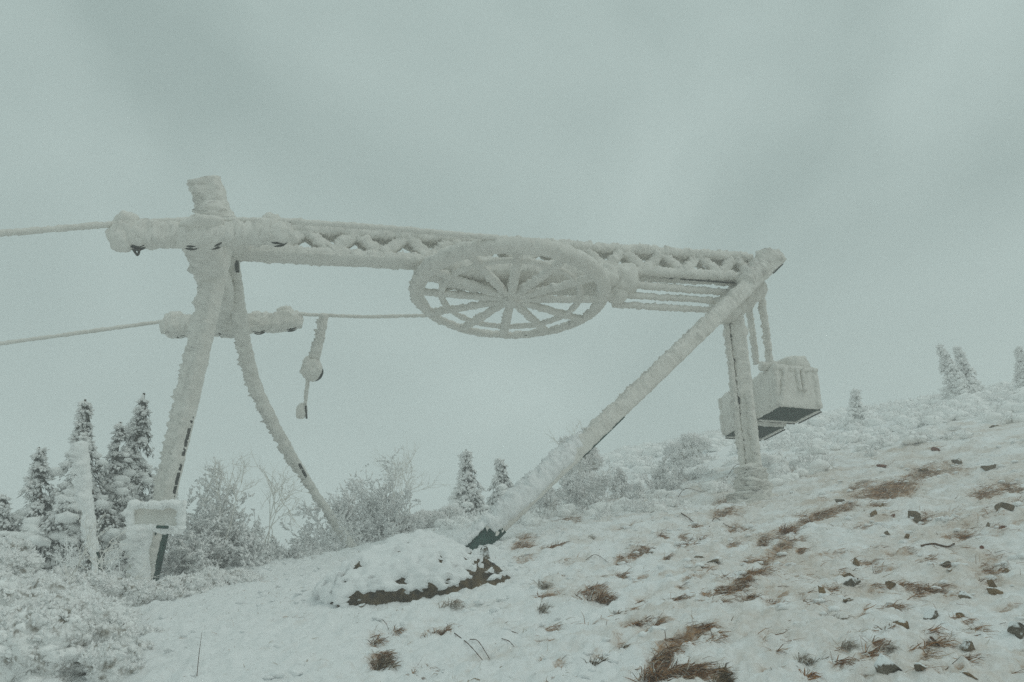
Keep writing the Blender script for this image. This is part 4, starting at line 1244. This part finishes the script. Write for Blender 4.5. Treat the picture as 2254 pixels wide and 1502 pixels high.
for k, (a) in enumerate([
    (1318, 1332, 60, 34, 'straw', 'arched brown grass tuft in the middle of the snowy foreground', 260),
    (1357, 1350, 26, 14, 'dark_sod', 'small dark tuft just below the arched brown tuft', 90),
    (838, 1472, 70, 26, 'dark_sod', 'dark sod lump with matted dead grass at the bottom left of centre', 360),
    (822, 1425, 26, 30, 'straw', 'pale dry grass on top of the dark sod lump', 90),
    (868, 1398, 34, 18, 'straw', 'small flattened straw tuft below the boulder', 90),
    (968, 1398, 56, 20, 'straw', 'wide straw tuft below the right part of the boulder', 180),
    (990, 1348, 56, 22, 'frosted_straw', 'pale straw tuft touching the boulder edge', 140),
    (1728, 1176, 26, 24, 'russet', 'upright orange grass tuft beside the worn path', 120),
    (1453, 1186, 30, 14, 'russet', 'rust-coloured tuft left of the short stick', 90),
    (1543, 1196, 28, 12, 'russet', 'rust-coloured tuft below the short stick', 80),
    (1362, 1276, 36, 18, 'straw', 'straw tuft above the arched brown tuft', 110),
    (1315, 1464, 40, 26, 'dark_sod', 'round olive-brown tuft left of the large bare patch', 170),
    (1372, 1426, 24, 16, 'dark_sod', 'narrow dark tuft between the round tuft and the bare patch', 80),
    (1400, 1386, 26, 14, 'russet', 'small rust-coloured tuft above the large bare patch', 80),
    (1195, 1298, 40, 22, 'frosted_straw', 'frosted tuft right of the boulder tip', 120),
    (1192, 1350, 48, 26, 'frosted_straw', 'pale frosted tuft below and right of the boulder tip', 150),
    (1300, 1186, 24, 14, 'frosted_straw', 'small grey frosted tuft above the scattered twigs', 80),
    (1958, 1398, 32, 16, 'straw', 'straw tuft just below the large brown slab stone', 90),
    (1955, 1432, 46, 16, 'frosted_straw', 'flat frosted tuft above the large frosted stone', 110),
    (1838, 1368, 36, 22, 'frosted_straw', 'frosted tuft below the narrow upright stone', 130),
    (1775, 1462, 60, 26, 'frosted_straw', 'wide frosted tuft right of the large bare patch', 190),
    (1862, 1435, 30, 26, 'frosted_straw', 'frosted twiggy tuft beside the wide frosted tuft', 100),
    (1775, 1500, 24, 30, 'russet', 'orange upright stems at the bottom edge right of centre', 40),
    (1590, 1500, 60, 24, 'dark_sod', 'dark mossy clump at the bottom edge of the bare patch', 260),
    (1440, 1500, 70, 34, 'straw', 'thick combed grass at the lower end of the bare patch', 360),
    (1240, 1275, 40, 12, 'russet', 'thin fallen rust-coloured stalks right of the frosted tuft', 60),
    (905, 1495, 44, 14, 'straw', 'small straw clump right of the dark sod lump', 80),
]):
    tuft(a[0], a[1], a[2], a[3], a[4], a[5], 1100 + k, a[6])

def stone(px, py, wpx, hpx, mat, label, seed, yaw=0.0, name='stone'):
    rng = np.random.default_rng(seed)
    p, d = gp(px, py)
    V, F = ico(3)
    for k in range(13):
        nn = unit(rng.normal(size=3)); off = rng.uniform(0.28, 0.75)
        s = V @ nn - off
        V = V - np.where(s > 0, s, 0)[:, None] * nn
    V = V / np.abs(V).max(0)
    w_, h_ = 0.92 * wpx * d / FPX / 2, 0.92 * hpx * d / FPX
    V = V * np.array([w_, w_ * rng.uniform(0.7, 1.1), h_ * 0.72])
    tl = rng.uniform(-0.6, 0.6)
    V = V @ np.array([[math.cos(tl), 0, math.sin(tl)], [0, 1, 0], [-math.sin(tl), 0, math.cos(tl)]])
    ya = yaw + rng.uniform(-0.3, 0.3)
    V = V @ np.array([[math.cos(ya), math.sin(ya), 0], [-math.sin(ya), math.cos(ya), 0], [0, 0, 1]])
    V = V * (1 + 0.22 * fbm(V / w_, 1.6, 3, seed))[:, None]
    V = V + p + np.array([0, 0, h_ * 0.12])
    o = link(name, V, F, mat, None, smooth=False)
    return tag(o, label, 'stone', 'stones lying in the snow')

for k, a in enumerate([
    (1812, 1320, 20, 26, 'stone_brown', 'narrow upright brown stone at the left of the stone field'),
    (1864, 1335, 30, 12, 'stone_brown', 'small brown wedge stone below the long snowed slab'),
    (1925, 1301, 42, 13, 'stone_brown', 'flat brown slab end beside the round brown stone'),
    (1875, 1298, 50, 18, 'stone_frosted', 'snow-covered left half of the long slab'),
    (1962, 1303, 26, 16, 'stone_brown', 'round brown stone right of the flat slab end'),
    (1888, 1254, 15, 26, 'stone_brown', 'small pointed stone standing above the long slab'),
    (1866, 1272, 42, 9, 'stone_brown', 'thin flat stone right above the long slab'),
    (1988, 1388, 60, 28, 'stone_brown', 'large brown slab stone with snow in its lap'),
    (2058, 1376, 44, 34, 'stone_frosted', 'hoary dark stone right of the large brown slab'),
    (2092, 1388, 48, 28, 'stone_frosted', 'snow-topped stone between the hoary stone and a small brown one'),
    (2118, 1368, 28, 22, 'stone_brown', 'small brown stone at the right end of the hoary group'),
    (2130, 1320, 36, 20, 'stone_grey', 'grey stone left of the oblong brown stone'),
    (2188, 1318, 56, 22, 'stone_brown', 'oblong brown stone near the right edge'),
    (2180, 1268, 24, 30, 'stone_brown', 'brown wedge stone with snow banked on its left'),
    (2216, 1262, 17, 13, 'stone_brown', 'small pyramid stone right of the brown wedge'),
    (2245, 1412, 46, 40, 'stone_frosted', 'rimed stone cut by the right picture edge'),
    (2132, 1428, 36, 24, 'stone_grey', 'squat brown-grey stone below the hoary group'),
    (1958, 1492, 66, 46, 'stone_frosted', 'largest frosted block at the bottom right'),
    (2030, 1494, 30, 18, 'stone_grey', 'small stone right of the largest frosted block'),
    (2135, 1506, 44, 10, 'stone_brown', 'flat brown stone on the bottom picture edge'),
    (2012, 1150, 30, 26, 'stone_grey', 'grey block stone in the upper stone field'),
    (1942, 1117, 14, 10, 'stone_brown', 'tiny triangular stone above the grey block, to its left'),
    (1848, 1108, 32, 14, 'stone_grey', 'snow-dusted stone at the upper end of the worn path'),
    (2000, 1195, 17, 12, 'stone_brown', 'small round stone below the grey block'),
    (1953, 1181, 14, 10, 'stone_grey', 'small dark stone left of the round one under the grey block'),
    (2082, 1252, 28, 15, 'stone_grey', 'dark stone below the fallen root'),
    (2094, 1261, 20, 7, 'stone_brown', 'thin stone chip touching the dark stone below the root'),
    (2210, 1166, 20, 9, 'stone_red', 'reddish stone near the right edge above the wedge'),
    (2208, 1126, 50, 16, 'stone_grey', 'flat dark stone sheet at the upper right'),
    (2176, 1166, 13, 15, 'stone_grey', 'small dark stone left of the reddish one'),
    (2162, 1209, 15, 10, 'stone_red', 'orange-red stone between the root and the wedge'),
    (1967, 1140, 16, 7, 'stone_red', 'small red stone left of the grey block'),
    (1922, 1138, 24, 12, 'stone_brown', 'brown stone in grass left of the small red stone'),
    (1537, 1234, 30, 9, 'stone_grey', 'left of two dark flat stones in the middle snow'),
    (1572, 1244, 34, 8, 'stone_grey', 'right of two dark flat stones in the middle snow'),
    (243, 1396, 22, 18, 'stone_grey', 'dark stone under the right side of the corner shrub'),
    (254, 1380, 22, 12, 'stone_grey', 'flat dark stone above the one under the corner shrub'),
    (2060, 994, 30, 8, 'stone_red', 'flat reddish stone high on the right slope'),
    (1940, 1031, 24, 9, 'stone_red', 'reddish stone high on the slope above the worn path'),
    (2192, 942, 26, 11, 'stone_grey', 'grey stone near the skyline at right'),
    (2112, 1026, 34, 12, 'stone_grey', 'dark stone high on the right slope beside bare grass'),
    (2180, 1036, 36, 14, 'stone_grey', 'snow-edged stone high on the right slope near the edge'),
    (2030, 1038, 30, 9, 'stone_brown', 'low brown stone at the top of the bare grass'),
    (1068, 1236, 34, 36, 'stone_frosted', 'frosted stone block under the foot of the slanting strut'),
    (792, 1345, 26, 10, 'stone_grey', 'dark stone peeping from under the boulder snow'),
]):
    stone(a[0], a[1], a[2], a[3], a[4], a[5], 1300 + k)

def stick(pts, r, label, seed, mat='twig', lift=0.01, cat='twig'):
    w_ = []
    r = r * 0.62
    for (a, b_, l_) in pts:
        l_ = l_ * 0.5
        p, d = gp(a, b_)
        w_.append(p + np.array([0, 0, lift + l_]))
    V, F = icy(smooth_path(w_, 5) if len(w_) > 2 else w_, r, r, 6, 0.02, 2, r * 0.5, 20, seed=seed, wind=0, grow=0, taper=[(0, 1), (1, 0.5)])
    o = link('fallen_twig', V, F, mat, None)
    return tag(o, label, cat, 'fallen twigs on the snow')
for k, (pts, r, lb) in enumerate([
    ([(1000, 1406, 0), (1032, 1440, 0.02), (1064, 1464, 0)], 0.006, 'long thin dark twig below the wide straw tuft'),
    ([(1034, 1424, 0), (1052, 1432, 0.04), (1078, 1458, 0)], 0.005, 'bent thin twig crossing the end of the long dark twig'),
    ([(1500, 1136, 0.02), (1514, 1146, 0.03), (1530, 1158, 0)], 0.012, 'short dark stick on the snow above the rust tufts'),
    ([(1562, 1166, 0), (1576, 1150, 0.03), (1598, 1162, 0), (1620, 1168, 0)], 0.009, 'forked twig right of the short dark stick'),
    ([(2028, 1206, 0), (2056, 1206, 0.02), (2086, 1216, 0.01), (2102, 1202, 0.02)], 0.016, 'thick fallen root on the right slope'),
    ([(2050, 1412, 0.02), (2058, 1424, 0.03), (2070, 1434, 0)], 0.014, 'curved piece of dark bark below the hoary stones'),
    ([(820, 1353, 0.0), (846, 1380, 0.03), (856, 1392, 0)], 0.005, 'thin twig leaning on the straw below the boulder'),
    ([(1116, 1392, 0), (1140, 1398, 0.02)], 0.007, 'short dark twig in open snow right of the wide straw tuft'),
    ([(1104, 1416, 0), (1120, 1424, 0.02), (1132, 1432, 0)], 0.005, 'wavy thin twig below the short dark twig'),
    ([(1290, 1240, 0), (1312, 1232, 0.03), (1340, 1246, 0)], 0.005, 'arched thin twig above the straw tuft'),
    ([(1600, 1058, 0.0), (1620, 1035, 0.10), (1640, 1030, 0.05)], 0.010, 'arched dark branch left of the post base'),
    ([(1490, 1105, 0.0), (1510, 1085, 0.06), (1545, 1090, 0.02)], 0.010, 'arched bare branch in the snow left of the post'),
    ([(432, 1498, 0), (434, 1470, 0.12), (438, 1440, 0.26)], 0.004, 'upright reddish stalk at the bottom left'),
    ([(1924, 1270, 0.0), (1923, 1262, 0.12)], 0.003, 'single thin upright stalk above the flat slab'),
]):
    stick(pts, r, lb, 1400 + k)

# ------------------------------------------------------------------ the fog
hm = bpy.data.materials.new('haze_air')
hm.use_nodes = True
ht = hm.node_tree
ht.nodes.clear()
ho = ht.nodes.new('ShaderNodeOutputMaterial')
hv = ht.nodes.new('ShaderNodeVolumePrincipled')
hv.inputs['Color'].default_value = (0.985, 0.99, 0.988, 1)
hv.inputs['Density'].default_value = 0.0135
ht.links.new(hv.outputs[0], ho.inputs['Volume'])
MAT['haze_air'] = hm
zmin, zmax = float(GV[:, 2].min()) - 1.0, max(float(GV[:, 2].max()), 9.5) + 1.0
E = 424.0
HV = [(x_, y_, z_) for z_ in (zmin, zmax) for x_, y_ in ((-E, -E), (E, -E), (E, E), (-E, E))]
hz = link('haze', HV, [(3, 2, 1, 0), (4, 5, 6, 7), (0, 1, 5, 4), (1, 2, 6, 5), (2, 3, 7, 6), (3, 0, 4, 7)], 'haze_air', None, smooth=False)
tag(hz, 'thin grey fog over the whole slope', 'fog', None, 'stuff')
print('haze', zmin, zmax)
